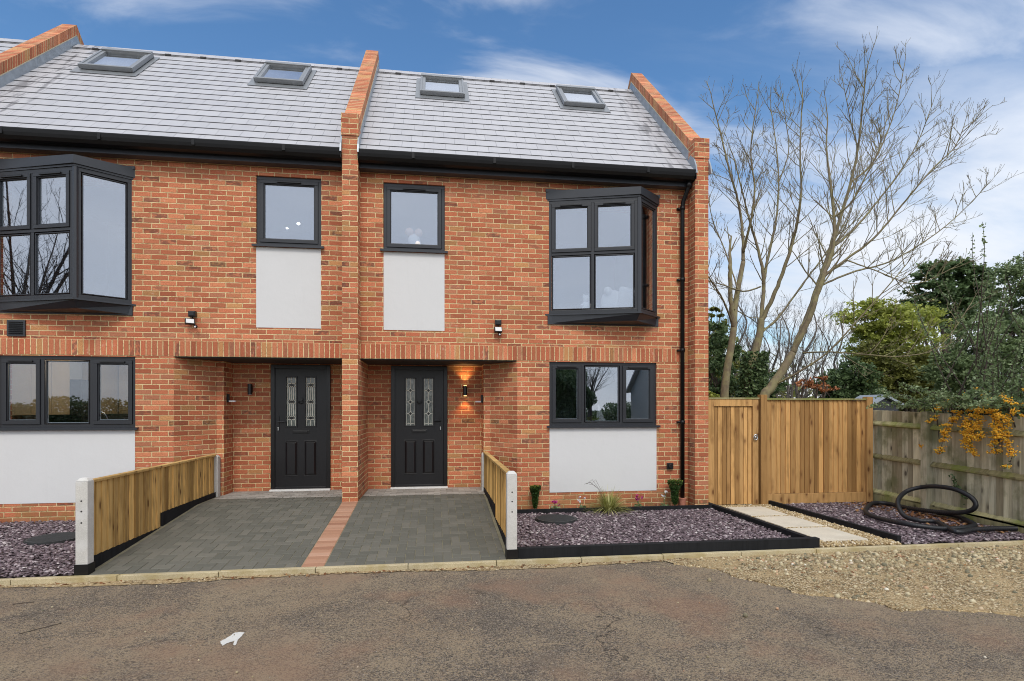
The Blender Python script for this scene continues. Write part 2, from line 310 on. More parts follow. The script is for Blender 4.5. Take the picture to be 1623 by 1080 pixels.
M['gravelbase'] = speck_mat('gravel_base', [(0, (.10, .065, .03)), (.5, (.26, .18, .10)), (1, (.50, .40, .26))], 90)
M['kerb'] = speck_mat('sandstone_kerb', [(0, (.40, .33, .20)), (.6, (.52, .45, .29)), (1, (.62, .55, .38))], 300, .9, ((.36, .28, .12), 4, .6), .3)
M['slab'] = speck_mat('buff_slab', [(0, (.58, .53, .43)), (.6, (.64, .59, .49)), (1, (.70, .65, .55))], 260, .9, ((.54, .48, .38), 3, .4), .25)
M['conc'] = speck_mat('pale_concrete', [(0, (.50, .49, .46)), (.6, (.60, .59, .56)), (1, (.70, .69, .66))], 400, .9, ((.66, .65, .63), 5, .6), .3)
M['conc2'] = speck_mat('grey_concrete', [(0, (.26, .25, .22)), (.6, (.34, .33, .29)), (1, (.43, .41, .36))], 300, .9, ((.24, .25, .17), 3, .5), .3)
M['sleeper'] = wood_mat('black_painted_timber', (.010, .0105, .012), (.020, .021, .024), (.006, .006, .006))
M['newwood'] = wood_mat('golden_timber', (.44, .26, .085), (.84, .58, .24), (.10, .04, .014))
M['gatewood'] = wood_mat('fresh_timber', (.45, .245, .085), (.70, .43, .185), (.13, .05, .018))
M['oldwood'] = wood_mat('weathered_timber', (.41, .37, .25), (.70, .65, .49), (.07, .055, .04), (.15, .155, .065), 1.5)
M['oldrail'] = wood_mat('mossy_timber', (.34, .31, .16), (.56, .52, .29), (.06, .05, .03), (.20, .24, .045), 1.5)
M['slatechip'] = rnd_mat('plum_slate_chip', [(0, (.030, .018, .022)), (.35, (.085, .055, .066)), (.65, (.16, .112, .128)), (.83, (.28, .22, .24)), (.94, (.48, .42, .43)), (1, (.70, .64, .62))], .55, .5, .3)
M['pebble'] = rnd_mat('golden_pebble', [(0, (.14, .08, .03)), (.3, (.32, .22, .10)), (.6, (.47, .36, .20)), (.85, (.60, .50, .33)), (1, (.80, .74, .62))], .8, .3, .3)
M['stones'] = rnd_mat('mixed_stones', [(0, (.04, .03, .02)), (.25, (.20, .135, .07)), (.6, (.40, .30, .165)), (.88, (.62, .52, .35)), (.96, (.42, .15, .07)), (1, (.8, .76, .66))], .88, .3, .3)
M['hose'] = simple('black_corrugated_pipe', (.014, .015, .018), .45, .15, 8)
M['bark'] = None
def bark(name, a, b, lich, amt=.6):
    t = NT(name); p = t.pos(); n = t.noise(t.map(p, (1, 1, .3)), 22, 5, .65); c = t.mix(n, a, b)
    c = t.mix(t.sstep(t.noise(p, 5, 5, .6), .42, .64, 0, amt), c, lich); t.set(c, .9, spec=.2); t.bump(n, .6, .01); return t.m
M['bark'] = bark('olive_bark', (.10, .075, .045), (.30, .25, .17), (.31, .29, .14))
M['bark2'] = bark('dark_bark', (.055, .042, .035), (.12, .095, .08), (.12, .11, .07), .3)
M['barkfar'] = bark('grey_bark', (.10, .085, .075), (.17, .145, .13), (.15, .14, .10), .3)
def leafm(name, stops, tr=.25, rough=.5): return rnd_mat(name, stops, rough, .4, 0, tr)
M['leaf_dark'] = leafm('dark_evergreen_leaf', [(0, (.04, .072, .032)), (.5, (.11, .175, .068)), (.85, (.18, .26, .11)), (1, (.33, .41, .24))], .35)
M['leaf_mid'] = leafm('shrub_leaf', [(0, (.07, .11, .04)), (.5, (.17, .24, .10)), (.85, (.28, .36, .17)), (1, (.44, .52, .33))], .35)
M['leaf_yel'] = leafm('yellow_green_leaf', [(0, (.17, .20, .035)), (.5, (.34, .39, .07)), (.85, (.50, .54, .13)), (1, (.66, .68, .27))], .35)
M['leaf_olive'] = leafm('olive_leaf', [(0, (.09, .095, .03)), (.5, (.20, .21, .05)), (1, (.36, .37, .11))], .35)
M['leaf_box'] = leafm('box_leaf', [(0, (.015, .04, .008)), (.6, (.035, .09, .016)), (.92, (.08, .15, .03)), (1, (.42, .42, .05))])
M['leaf_cop'] = leafm('copper_leaf', [(0, (.28, .10, .035)), (1, (.52, .22, .09))])
M['grass_blade'] = leafm('variegated_blade', [(0, (.13, .15, .03)), (.5, (.34, .35, .09)), (1, (.68, .64, .30))])
M['berry'] = rnd_mat('orange_berry', [(0, (.70, .24, .01)), (.5, (.92, .42, .02)), (1, (.98, .60, .06))], .4, .5, 0)
M['pink'] = leafm('magenta_petal', [(0, (.42, .02, .16)), (1, (.65, .07, .30))]); M['wpetal'] = leafm('white_petal', [(0, (.75, .72, .74)), (1, (.9, .88, .9))])
M['deadleaf'] = rnd_mat('dead_leaf', [(0, (.09, .04, .02)), (.6, (.22, .10, .045)), (1, (.38, .22, .10))], .8, .2, 0, .1)
M['terra'] = simple('terracotta', (.50, .20, .13), .85, .15, 20)
M['manhole'] = simple('manhole_plastic', (.035, .037, .038), .55, .2, 20, .6, 200)
M['paint'] = simple('white_paint_splash', (.62, .61, .57), .8, .1, 30, .5, 80)

# ------------------------------------------------------------------ mesh builder
class MB:
    def __init__(s): s.v = []; s.f = []; s.uv = []; s.r = []; s.xf = None; s.rv = .5; s.sm = False
    def add(s, pts, faces, uvs=None):
        b = len(s.v)
        if s.xf is not None: wp = [s.xf @ Vector(p) for p in pts]
        else: wp = [Vector(p) for p in pts]
        s.v += [tuple(p) for p in wp]
        for i, f in enumerate(faces):
            s.f.append([b+k for k in f]); s.r.append(s.rv)
            if uvs: s.uv.append(uvs[i])
            else:
                P = [Vector(pts[k]) for k in f]; n = (P[1]-P[0]).cross(P[2]-P[0]); ax = max(range(3), key=lambda a: abs(n[a]))
                s.uv.append([((p[1], p[2]), (p[0], p[2]), (p[0], p[1]))[ax] for p in P])
    def box(s, x0, x1, y0, y1, z0, z1, bev=0):
        if x1 < x0: x0, x1 = x1, x0
        if y1 < y0: y0, y1 = y1, y0
        if z1 < z0: z0, z1 = z1, z0
        p = [(x0,y0,z0),(x1,y0,z0),(x1,y1,z0),(x0,y1,z0),(x0,y0,z1),(x1,y0,z1),(x1,y1,z1),(x0,y1,z1)]
        s.add(p, [(0,3,2,1),(4,5,6,7),(0,1,5,4),(2,3,7,6),(1,2,6,5),(3,0,4,7)])
    def prism(s, poly, z0, z1, ztop=None):       # poly ccw in XY
        n = len(poly); zt = ztop or [z1]*n
        p = [(x, y, z0) for x, y in poly]+[(x, y, zt[i]) for i, (x, y) in enumerate(poly)]
        s.add(p, [tuple(range(n-1, -1, -1)), tuple(range(n, 2*n))])
        d = 0
        for i in range(n):
            j = (i+1) % n; a, b = Vector(poly[i]), Vector(poly[j]); l = (b-a).length
            s.add([p[i], p[j], p[n+j], p[n+i]], [(0,1,2,3)], [[(d, z0), (d+l, z0), (d+l, zt[j]), (d, zt[i])]]); d += l
    def extx(s, poly, x0, x1):                   # poly in (y,z)
        n = len(poly); p = [(x0, y, z) for y, z in poly]+[(x1, y, z) for y, z in poly]
        s.add(p, [tuple(range(n)), tuple(range(2*n-1, n-1, -1))]+[((i+1) % n, i, n+i, n+(i+1) % n) for i in range(n)])
    def cyl(s, c, r, h, n=20, axis='z', r2=None, cap=True):
        r2 = r if r2 is None else r2; P = []
        for k, (hh, rr) in enumerate(((0, r), (h, r2))):
            for i in range(n):
                a = 2*math.pi*i/n; q = (rr*math.cos(a), rr*math.sin(a), hh)
                if axis == 'y': q = (q[0], q[2], q[1])
                if axis == 'x': q = (q[2], q[0], q[1])
                P.append((c[0]+q[0], c[1]+q[1], c[2]+q[2]))
        s.add(P, [(i, (i+1) % n, n+(i+1) % n, n+i) for i in range(n)]+([tuple(range(n-1, -1, -1)), tuple(range(n, 2*n))] if cap else []))
    def tube(s, pts, rad, n=6, cap=True, rings=None):
        pts = [Vector(p) for p in pts]; m = len(pts)
        if isinstance(rad, (int, float)): rad = [rad]*m
        t = (pts[1]-pts[0]).normalized(); u = t.orthogonal().normalized(); P = []; le = 0; ls = []
        for i in range(m):
            tt = (pts[min(i+1, m-1)]-pts[max(i-1, 0)])
            tt = tt.normalized() if tt.length > 1e-9 else t
            u = (u-tt*u.dot(tt)); u = u.normalized() if u.length > 1e-6 else tt.orthogonal().normalized(); w = tt.cross(u); t = tt
            for k in range(n):
                a = 2*math.pi*k/n; P.append(pts[i]+(u*math.cos(a)+w*math.sin(a))*rad[i])
            if i: le += (pts[i]-pts[i-1]).length
            ls.append(le)
        F_ = []; U = []
        for i in range(m-1):
            for k in range(n):
                F_.append((i*n+k, i*n+(k+1) % n, (i+1)*n+(k+1) % n, (i+1)*n+k))
                U.append([(k/n, ls[i]), ((k+1)/n, ls[i]), ((k+1)/n, ls[i+1]), (k/n, ls[i+1])])
        if cap: F_ += [tuple(range(n-1, -1, -1)), tuple(range((m-1)*n, m*n))]; U += [[(0, 0)]*n]*2
        s.add(P, F_, U)
    def ball(s, c, r, n=10, m=7, sq=(1, 1, 1)):
        P = [(c[0], c[1], c[2]-r*sq[2])]
        for j in range(1, m):
            ph = math.pi*j/m
            for i in range(n): P.append((c[0]+r*sq[0]*math.sin(ph)*math.cos(2*math.pi*i/n), c[1]+r*sq[1]*math.sin(ph)*math.sin(2*math.pi*i/n), c[2]-r*sq[2]*math.cos(ph)))
        P.append((c[0], c[1], c[2]+r*sq[2])); F_ = [(0, 1+(i+1) % n, 1+i) for i in range(n)]
        for j in range(m-2):
            for i in range(n): F_.append((1+j*n+i, 1+j*n+(i+1) % n, 1+(j+1)*n+(i+1) % n, 1+(j+1)*n+i))
        F_ += [(len(P)-1, 1+(m-2)*n+i, 1+(m-2)*n+(i+1) % n) for i in range(n)]
        s.add(P, F_)
    def build(s, name, mat, parent=None, smooth=None, bevel=0):
        me = bpy.data.meshes.new(name); me.from_pydata(s.v, [], s.f)
        ul = me.uv_layers.new(name='UVMap'); flat = [c for fu in s.uv for q in fu for c in q]
        ul.data.foreach_set('uv', flat)
        a = me.attributes.new('rnd', 'FLOAT', 'FACE'); a.data.foreach_set('value', s.r)
        me.materials.append(mat)
        if smooth if smooth is not None else s.sm: me.polygons.foreach_set('use_smooth', [True]*len(s.f))
        me.update(); o = bpy.data.objects.new(name, me); COL.objects.link(o)
        if bevel:
            b = o.modifiers.new('bevel', 'BEVEL'); b.width = bevel; b.segments = 2; b.limit_method = 'ANGLE'; b.angle_limit = R(40)
        if parent is not None: o.parent = parent
        return o

def scatter(name, mat, pos, tmpl, faces, size, rot=None, parent=None, smooth=False, rv=None, aniso=None, up=1.0):
    """many small pieces as ONE mesh; pos Nx3, tmpl Kx3"""
    pos = np.asarray(pos, float); n = len(pos); T = np.asarray(tmpl, float); K = len(T)
    sz = np.asarray(size, float).reshape(-1, 1, 1)*np.ones((n, 1, 1))
    P = np.repeat(T[None], n, 0)*sz
    P = P*(1+(rng.random((n, K, 3))-.5)*(.35 if aniso is None else aniso))
    if rot is None:
        ax = rng.normal(size=(n, 3)); ax[:, 2] *= 1; tilt = (rng.random(n)-.5)*2*up*math.pi; yaw = rng.random(n)*2*math.pi
        c, s_ = np.cos(yaw), np.sin(yaw); Z = np.zeros(n); O = np.ones(n)
        Rz = np.stack([c, -s_, Z, s_, c, Z, Z, Z, O], 1).reshape(n, 3, 3)
        c2, s2 = np.cos(tilt), np.sin(tilt); Rx = np.stack([O, Z, Z, Z, c2, -s2, Z, s2, c2], 1).reshape(n, 3, 3)
        y2 = rng.random(n)*2*math.pi; c3, s3 = np.cos(y2), np.sin(y2); Rz2 = np.stack([c3, -s3, Z, s3, c3, Z, Z, Z, O], 1).reshape(n, 3, 3)
        rot = Rz2 @ Rx @ Rz
    P = np.einsum('nij,nkj->nki', rot, P)+pos[:, None, :]
    V = P.reshape(-1, 3); fl = len(faces[0]); FA = np.asarray(faces)
    A = (FA[None]+(np.arange(n)*K)[:, None, None]).reshape(-1, fl)
    me = bpy.data.meshes.new(name); me.vertices.add(len(V)); me.vertices.foreach_set('co', V.ravel())
    me.loops.add(A.size); me.loops.foreach_set('vertex_index', A.ravel().astype(np.int32))
    me.polygons.add(len(A)); me.polygons.foreach_set('loop_start', (np.arange(len(A))*fl).astype(np.int32))
    r = rng.random(n) if rv is None else np.asarray(rv)
    a = me.attributes.new('rnd', 'FLOAT', 'FACE'); a.data.foreach_set('value', np.repeat(r, len(FA)).astype(np.float32))
    if smooth: me.polygons.foreach_set('use_smooth', [True]*len(A))
    me.materials.append(mat); me.update(calc_edges=True); me.validate()
    o = bpy.data.objects.new(name, me); COL.objects.link(o)
    if parent is not None: o.parent = parent
    return o
LEAF = [(-.28, -.5, 0), (.28, -.5, 0), (.34, .12, .10), (0, .62, .0), (-.34, .12, .10)]; LEAFF = [(0, 1, 2, 3, 4)]
LEAFQ = [(-.3, -.5, 0), (.3, -.5, .06), (.26, .5, 0), (-.26, .5, .06)]; LEAFQF = [(0, 1, 2, 3)]
CHIP = [(-.5, -.32, -.1), (.42, -.36, -.1), (.5, .30, -.1), (-.38, .36, -.1), (-.42, -.26, .1), (.36, -.30, .1), (.42, .26, .1), (-.32, .30, .1)]
BOXF = [(0, 3, 2, 1), (4, 5, 6, 7), (0, 1, 5, 4), (2, 3, 7, 6), (1, 2, 6, 5), (3, 0, 4, 7)]
OCT = [(.5, 0, 0), (0, .5, 0), (-.5, 0, 0), (0, -.5, 0), (0, 0, .36), (0, 0, -.36)]; OCTF = [(0, 1, 4), (1, 2, 4), (2, 3, 4), (3, 0, 4), (1, 0, 5), (2, 1, 5), (3, 2, 5), (0, 3, 5)]
_ph = (1+5**.5)/2
ICO = [tuple(.28*c for c in p) for p in [(-1, _ph, 0), (1, _ph, 0), (-1, -_ph, 0), (1, -_ph, 0), (0, -1, _ph), (0, 1, _ph), (0, -1, -_ph), (0, 1, -_ph), (_ph, 0, -1), (_ph, 0, 1), (-_ph, 0, -1), (-_ph, 0, 1)]]
ICOF = [(0,11,5),(0,5,1),(0,1,7),(0,7,10),(0,10,11),(1,5,9),(5,11,4),(11,10,2),(10,7,6),(7,1,8),(3,9,4),(3,4,2),(3,2,6),(3,6,8),(3,8,9),(4,9,5),(2,4,11),(6,2,10),(8,6,7),(9,8,1)]

def tag(o, label=None, cat=None, group=None, kind=None):
    if label: o['label'] = label
    if cat: o['category'] = cat
    if group: o['group'] = group
    if kind: o['kind'] = kind
    return o
def thing(name, label, cat, loc=(0, 0, 0), group=None):
    o = bpy.data.objects.new(name, None); COL.objects.link(o); o.location = loc; o.empty_display_size = .2
    return tag(o, label, cat, group)
def at_base(root, o):                # parts are built in world space: cancel the root's offset
    o.matrix_parent_inverse = Matrix.Translation(-Vector(root.location)); return o
def part(mb, name, mat, root, label=None, **k):
    o = mb.build(name, mat, root, **k)
    r = root
    while r.parent: r = r.parent
    if root is r: o.matrix_parent_inverse = Matrix.Translation(-Vector(r.location))
    if label: o['label'] = label
    return o
def box_part(name, mat, root, dims, label=None, bevel=0):
    m = MB(); m.box(*dims); return part(m, name, mat, root, label, bevel=bevel)
def local(P, Q, z=0):                # frame: +x from P to Q along the wall (seen left to right), +y into the house
    P = Vector((P[0], P[1], z)); Q = Vector((Q[0], Q[1], z)); d = (Q-P).normalized(); i = Vector((-d.y, d.x, 0))
    return Matrix(((d.x, i.x, 0, P.x), (d.y, i.y, 0, P.y), (0, 0, 1, z), (0, 0, 0, 1))), (Q-P).length

# ================================================================== GROUND
WY, PY, BY = 8.65, 8.39, 9.63         # main wall face, pier face, porch back wall
def sheet(name, poly, z, mat, label=None, hole=None):
    m = MB(); m.add([(x, y, z) for x, y in poly], [tuple(range(len(poly)))]); return tag(m.build(name, mat), label, kind='structure')
sheet('ground', [(-400, -400), (400, -400), (400, 600), (-400, 600)], -.13, M['grassy'])
sheet('road', [(-40, -9), (40, -9), (40, 5.79), (-40, 5.79)], -.055, M['asphalt'], 'worn brown grey asphalt road in front of the houses')
sheet('soil_ground', [(-40, 5.86), (7.6, 5.86), (7.6, 8.66), (-40, 8.66)], -.012, M['soil'])
# raised edge of the patchy dirt verge, right
edge = [(1068, 893), (1100, 897), (1140, 902), (1165, 914), (1200, 922), (1240, 930), (1262, 940), (1300, 943), (1340, 948), (1380, 953), (1405, 960), (1432, 968), (1470, 963), (1500, 966), (1540, 969), (1600, 972), (1660, 990)]
ep = [atz(x, y, -.047) for x, y in edge]
pl = []
for a, b in zip(ep[:-1], ep[1:]):
    for k in range(6):
        q = a.lerp(b, k/6); pl.append((q.x+random.uniform(-.025, .025), q.y+random.uniform(-.02, .02)))
poly = pl+[(14, 4.6), (14, 5.79), (ep[0].x-.1, 5.79)]
m = MB(); m.add([(x, y, -.043) for x, y in poly], [tuple(range(len(poly)))])
m.add([(x, y, -.043) for x, y in pl]+[(x, y-.012, -.0545) for x, y in pl], [(i+1, i, len(pl)+i, len(pl)+i+1) for i in range(len(pl)-1)])
tag(m.build('dirt_verge', M['dirt']), 'sandy dirt verge beside the kerb', kind='structure')
# thin line of sand washed along the kerb
m = MB(); xs = np.arange(-9, 4.0, .07); fr = [5.79-.07-.05*math.sin(x*1.7)-random.uniform(0, .045) for x in xs]
m.add([(x, f, -.0495) for x, f in zip(xs, fr)]+[(x, 5.789, -.0495) for x in xs], [(i, i+1, len(xs)+i+1, len(xs)+i) for i in range(len(xs)-1)])
tag(m.build('sand_strip', M['dirt']), kind='structure')
# kerb: butted lengths
m = MB(); x = -14.0
while x < 7.42:
    x1 = min(x+.913, 7.42); m.rv = random.random(); m.box(x, x1-.004, 5.79, 5.852, -.14, random.uniform(-.002, .002)); x += .915
tag(m.build('kerb', M['kerb'], bevel=.006), kind='structure')
m = MB(); m.box(7.43, 7.62, 5.62, 6.0, -.13, .17); tag(m.build('concrete_block', M['conc2'], bevel=.008), 'grey concrete block at the end of the kerb by the weathered fence', 'block')

# driveway: ramp of herringbone blocks
def ramp_z(y): return 0.0+.245*min(1, max(0, (y-5.86)/(8.42-5.86)))
def pavers(name, x0, x1, y0, y1, mat, w=.1, mode='herring', zo=0, label=None):
    m = MB(); nx = math.ceil((x1-x0)/w); ny = math.ceil((y1-y0)/w); g = .0028
    def blk(a0, a1, b0, b1):
        a0, a1 = max(a0, x0), min(a1, x1); b0, b1 = max(b0, y0), min(b1, y1)
        if a1-a0 < .02 or b1-b0 < .02: return
        m.rv = random.random(); dz = random.uniform(-.0016, .0016); e = .005
        a0 += g; a1 -= g; b0 += g; b1 -= g
        P = []
        for (p, q), dd in (((a0, b0), 0), ((a1, b0), 0), ((a1, b1), 0), ((a0, b1), 0)): P.append((p, q, ramp_z(q)+dz+zo-.004))
        P2 = [(a0+e, b0+e), (a1-e, b0+e), (a1-e, b1-e), (a0+e, b1-e)]
        P += [(p, q, ramp_z(q)+dz+zo) for p, q in P2]; P += [(p[0], p[1], p[2]-.02) for p in P[:4]]
        m.add(P, [(4, 5, 6, 7)]+[(i, (i+1) % 4, 4+(i+1) % 4, 4+i) for i in range(4)]+[(8+i, 8+(i+1) % 4, (i+1) % 4, i) for i in range(4)])
    for j in range(ny+1):
        for i in range(-1, nx+1):
            X, Y = x0+i*w, y0+j*w
            if mode == 'herring':
                k = (i-j) % 4
                if k == 0: blk(X, X+2*w, Y, Y+w)
                elif k == 2: blk(X, X+w, Y-w, Y+w)
            elif mode == 'run':
                if (i % 2) == (j % 2): blk(X, X+2*w, Y, Y+w)
            elif mode == 'stack': blk(x0, x1, Y, Y+w) if i == 0 else None
    return tag(m.build(name, mat), label, kind='structure')
# base under the joints
m = MB()
for a, b in ((5.855, 8.42), (8.42, 9.66)):
    m.add([(-3.42, a, ramp_z(a)-.007), (.90, a, ramp_z(a)-.007), (.90, b, ramp_z(b)-.007), (-3.42, b, ramp_z(b)-.007)], [(0, 1, 2, 3)])
m.add([(.90, 5.855, -.1), (.90, 5.855, -.007), (.90, 8.42, .238), (.90, 8.42, -.1)], [(0, 1, 2, 3)])
tag(m.build('driveway_base', M['joint']), kind='structure')
pavers('driveway', -3.31, -1.352, 5.856, 8.86, M['paver'], label='left driveway of dark grey block paving')
pavers('driveway', -1.118, .75, 5.856, 8.86, M['paver'], label='right driveway of dark grey block paving')
pavers('driveway_border', -1.349, -1.121, 5.856, 8.388, M['paverred'], .1, 'stack', label='strip of red block paving between the driveways')
pavers('doorstep_paving', -3.31, -1.352, 8.86, 9.63, M['paverlight'], .1, 'run')
pavers('doorstep_paving', -1.118, .80, 8.86, 9.63, M['paverlight'], .1, 'run')

# ================================================================== HOUSES
RZ = lambda y: y-2.98                  # roof plane, 45 degrees
YR = 11.30                             # ridge
SLB, SLT = 2.36, 2.585                 # soldier course
def wall_cells(m, xs, zs, y0, y1, solid):
    nx, nz = len(xs)-1, len(zs)-1
    ok = lambda i, k: 0 <= i < nx and 0 <= k < nz and solid((xs[i]+xs[i+1])/2, (zs[k]+zs[k+1])/2)
    for i in range(nx):
        for k in range(nz):
            if not ok(i, k): continue
            a, b, c, d = xs[i], xs[i+1], zs[k], zs[k+1]
            m.add([(a, y0, c), (b, y0, c), (b, y0, d), (a, y0, d)], [(0, 1, 2, 3)])
            m.add([(a, y1, c), (b, y1, c), (b, y1, d), (a, y1, d)], [(3, 2, 1, 0)])
            if not ok(i-1, k): m.add([(a, y1, c), (a, y0, c), (a, y0, d), (a, y1, d)], [(0, 1, 2, 3)])
            if not ok(i+1, k): m.add([(b, y0, c), (b, y1, c), (b, y1, d), (b, y0, d)], [(0, 1, 2, 3)])
            if not ok(i, k-1): m.add([(a, y0, c), (a, y1, c), (b, y1, c), (b, y0, c)], [(0, 1, 2, 3)])
            if not ok(i, k+1): m.add([(a, y0, d), (b, y0, d), (b, y1, d), (a, y1, d)], [(0, 1, 2, 3)])

def window(root, P, Q, z0, z1, grid, glass='glass', recess=.03, sill=True, fr=.05, name='window'):
    """grid: rows bottom to top, each (height fraction, [(width fraction, opening, vent)...])"""
    X, W = local(P, Q); H = z1-z0; m = MB(); m.xf = X; panes = []; vents = []; y = recess
    m.box(0, W, y, y+.07, z0, z0+fr); m.box(0, W, y, y+.07, z1-fr, z1); m.box(0, fr, y, y+.07, z0+fr, z1-fr); m.box(W-fr, W, y, y+.07, z0+fr, z1-fr)
    zz0 = z0+fr; Hh = H-2*fr
    for ri, (fh, cols) in enumerate(grid):
        zb, zt = zz0, zz0+Hh*fh; zz0 = zt
        if ri < len(grid)-1: m.box(fr, W-fr, y+.002, y+.068, zt-.022, zt+.022)
        xx = fr; Ww = W-2*fr
        for ci, (fw, op, ve) in enumerate(cols):
            xa, xb = xx, xx+Ww*fw; xx = xb
            if ci < len(cols)-1: m.box(xb-.024, xb+.024, y+.001, y+.069, zb+(.022 if ri else 0), zt-(.022 if ri < len(grid)-1 else 0))
            a = xa+(.024 if ci else 0); b = xb-(.024 if ci < len(cols)-1 else 0); c = zb+(.022 if ri else 0); d = zt-(.022 if ri < len(grid)-1 else 0)
            s = .012
            if op:
                s = .052; m.box(a+.002, b-.002, y-.014, y+.06, c+.002, c+s); m.box(a+.002, b-.002, y-.014, y+.06, d-s, d-.002)
                m.box(a+.002, a+s, y-.014, y+.06, c+s, d-s); m.box(b-s, b-.002, y-.014, y+.06, c+s, d-s)
            # glazing bead
            e = s; g = .013
            for q in ((a+e, b-e, c+e, c+e+g), (a+e, b-e, d-e-g, d-e), (a+e, a+e+g, c+e+g, d-e-g), (b-e-g, b-e, c+e+g, d-e-g)): m.box(q[0], q[1], y+.004, y+.05, q[2], q[3])
            panes.append((a+e+g, b-e-g, c+e+g, d-e-g))
            if ve: vents.append(((a+b)/2, d-s*.55, min(.17, (b-a)*.32)))
    w = part(m, name, M['anth'], root, bevel=.003)
    for a, b, c, d in panes:
        p = MB(); p.xf = X; p.box(a-.004, b+.004, y+.024, y+.030, c-.004, d+.004); part(p, 'pane', M[glass], w)
        p = MB(); p.xf = X
        for q in ((a, b, c, c+.006), (a, b, d-.006, d), (a, a+.006, c+.006, d-.006), (b-.006, b, c+.006, d-.006)): p.box(q[0], q[1], y+.031, y+.037, q[2], q[3])
        part(p, 'spacer_bar', M['white'], w)
    for cx_, z, hw in vents:
        p = MB(); p.xf = X; p.box(cx_-hw, cx_+hw, y-.035, y-.014, z-.010, z+.012); part(p, 'trickle_vent', M['black'], w, bevel=.003)
    if sill:
        p = MB(); p.xf = X; p.extx([(recess+.02, z0+.012), (-.055, z0+.002), (-.055, z0-.030), (-.040, z0-.030), (-.035, z0-.012), (recess+.02, z0-.012)], -.045, W+.045)
        part(p, 'sill', M['anth2'], w)
    return w

def bay(root, x0, x1, xa, ya):
    A, B, C = Vector((x0, WY)), Vector((xa, ya)), Vector((x1, WY))
    zb, zt = 3.10, 4.90; m = MB()
    def offs(o):                       # outline grown by o
        d1 = (B-A).normalized(); n1 = Vector((d1.y, -d1.x)); d2 = (C-B).normalized(); n2 = Vector((d2.y, -d2.x))
        if n1.y > 0: n1 = -n1
        if n2.y > 0: n2 = -n2
        bis = (n1+n2).normalized(); k = o/max(.3, bis.dot(n1))
        a = A+n1*o; a.y = WY; b = B+bis*k; c = C+n2*o; c.y = WY; a.x = x0-o; c.x = x1+o
        return a, b, c
    a, b, c = offs(.035); m.prism([tuple(a), tuple(b), tuple(c)], 4.915, 5.03, [5.055, 5.03, 5.055])        # cap
    a2, b2, c2 = offs(.012); m.prism([tuple(a2), tuple(b2), tuple(c2)], 4.885, 4.915)
    m.box(x0-.04, x1+.04, WY-.02, WY+.05, 5.03, 5.075)
    a, b, c = offs(.05); m.prism([tuple(a), tuple(b), tuple(c)], 3.075, 3.098)                               # sill flange
    # tapered apron
    t0 = offs(.01); t1 = offs(-.07); n = 3
    P = [(p.x, p.y, 3.075) for p in t0]+[(t1[0].x-.06, WY, 2.95), (t1[1].x, t1[1].y, 2.975), (t1[2].x+.06, WY, 2.95)]
    m.add(P, [(0, 1, 2), (5, 4, 3), (1, 0, 3, 4), (2, 1, 4, 5), (0, 2, 5, 3)])
    m.box(x0-.01, x1+.01, WY-.018, WY+.03, 2.935, 3.075)
    # corner post
    m.tube([(B.x, B.y+.028, zb), (B.x, B.y+.028, zt)], .036, 8)
    bw = part(m, 'bay_window', M['anth2'], root)
    def face(P, Q, grid):
        w = window(root, P, Q, zb, 4.885, grid, sill=False, recess=.004, fr=.055, name='window_frame')
        w.parent = None; w.matrix_parent_inverse = Matrix.Identity(4)
        return w
    # frames and panes hang one level below the bay
    for P, Q, grid in ((A, B, [(.53, [(.5, 0, 0), (.5, 0, 0)]), (.47, [(.5, 1, 1), (.5, 1, 1)])]), (B, C, [(1, [(1, 0, 0)])])):
        d = (Q-P).normalized(); P2 = P+d*.02 if P is B else P; Q2 = Q-d*.02 if Q is B else Q
        before = set(bpy.data.objects); w = window(root, tuple(P2), tuple(Q2), zb, 4.885, grid, sill=False, recess=.004, fr=.055, name='window_frame')
        for o in set(bpy.data.objects)-before: o.parent = bw; o.matrix_parent_inverse = Matrix.Identity(4)
        # the window() call parents in root space, so nothing else to undo
    return bw

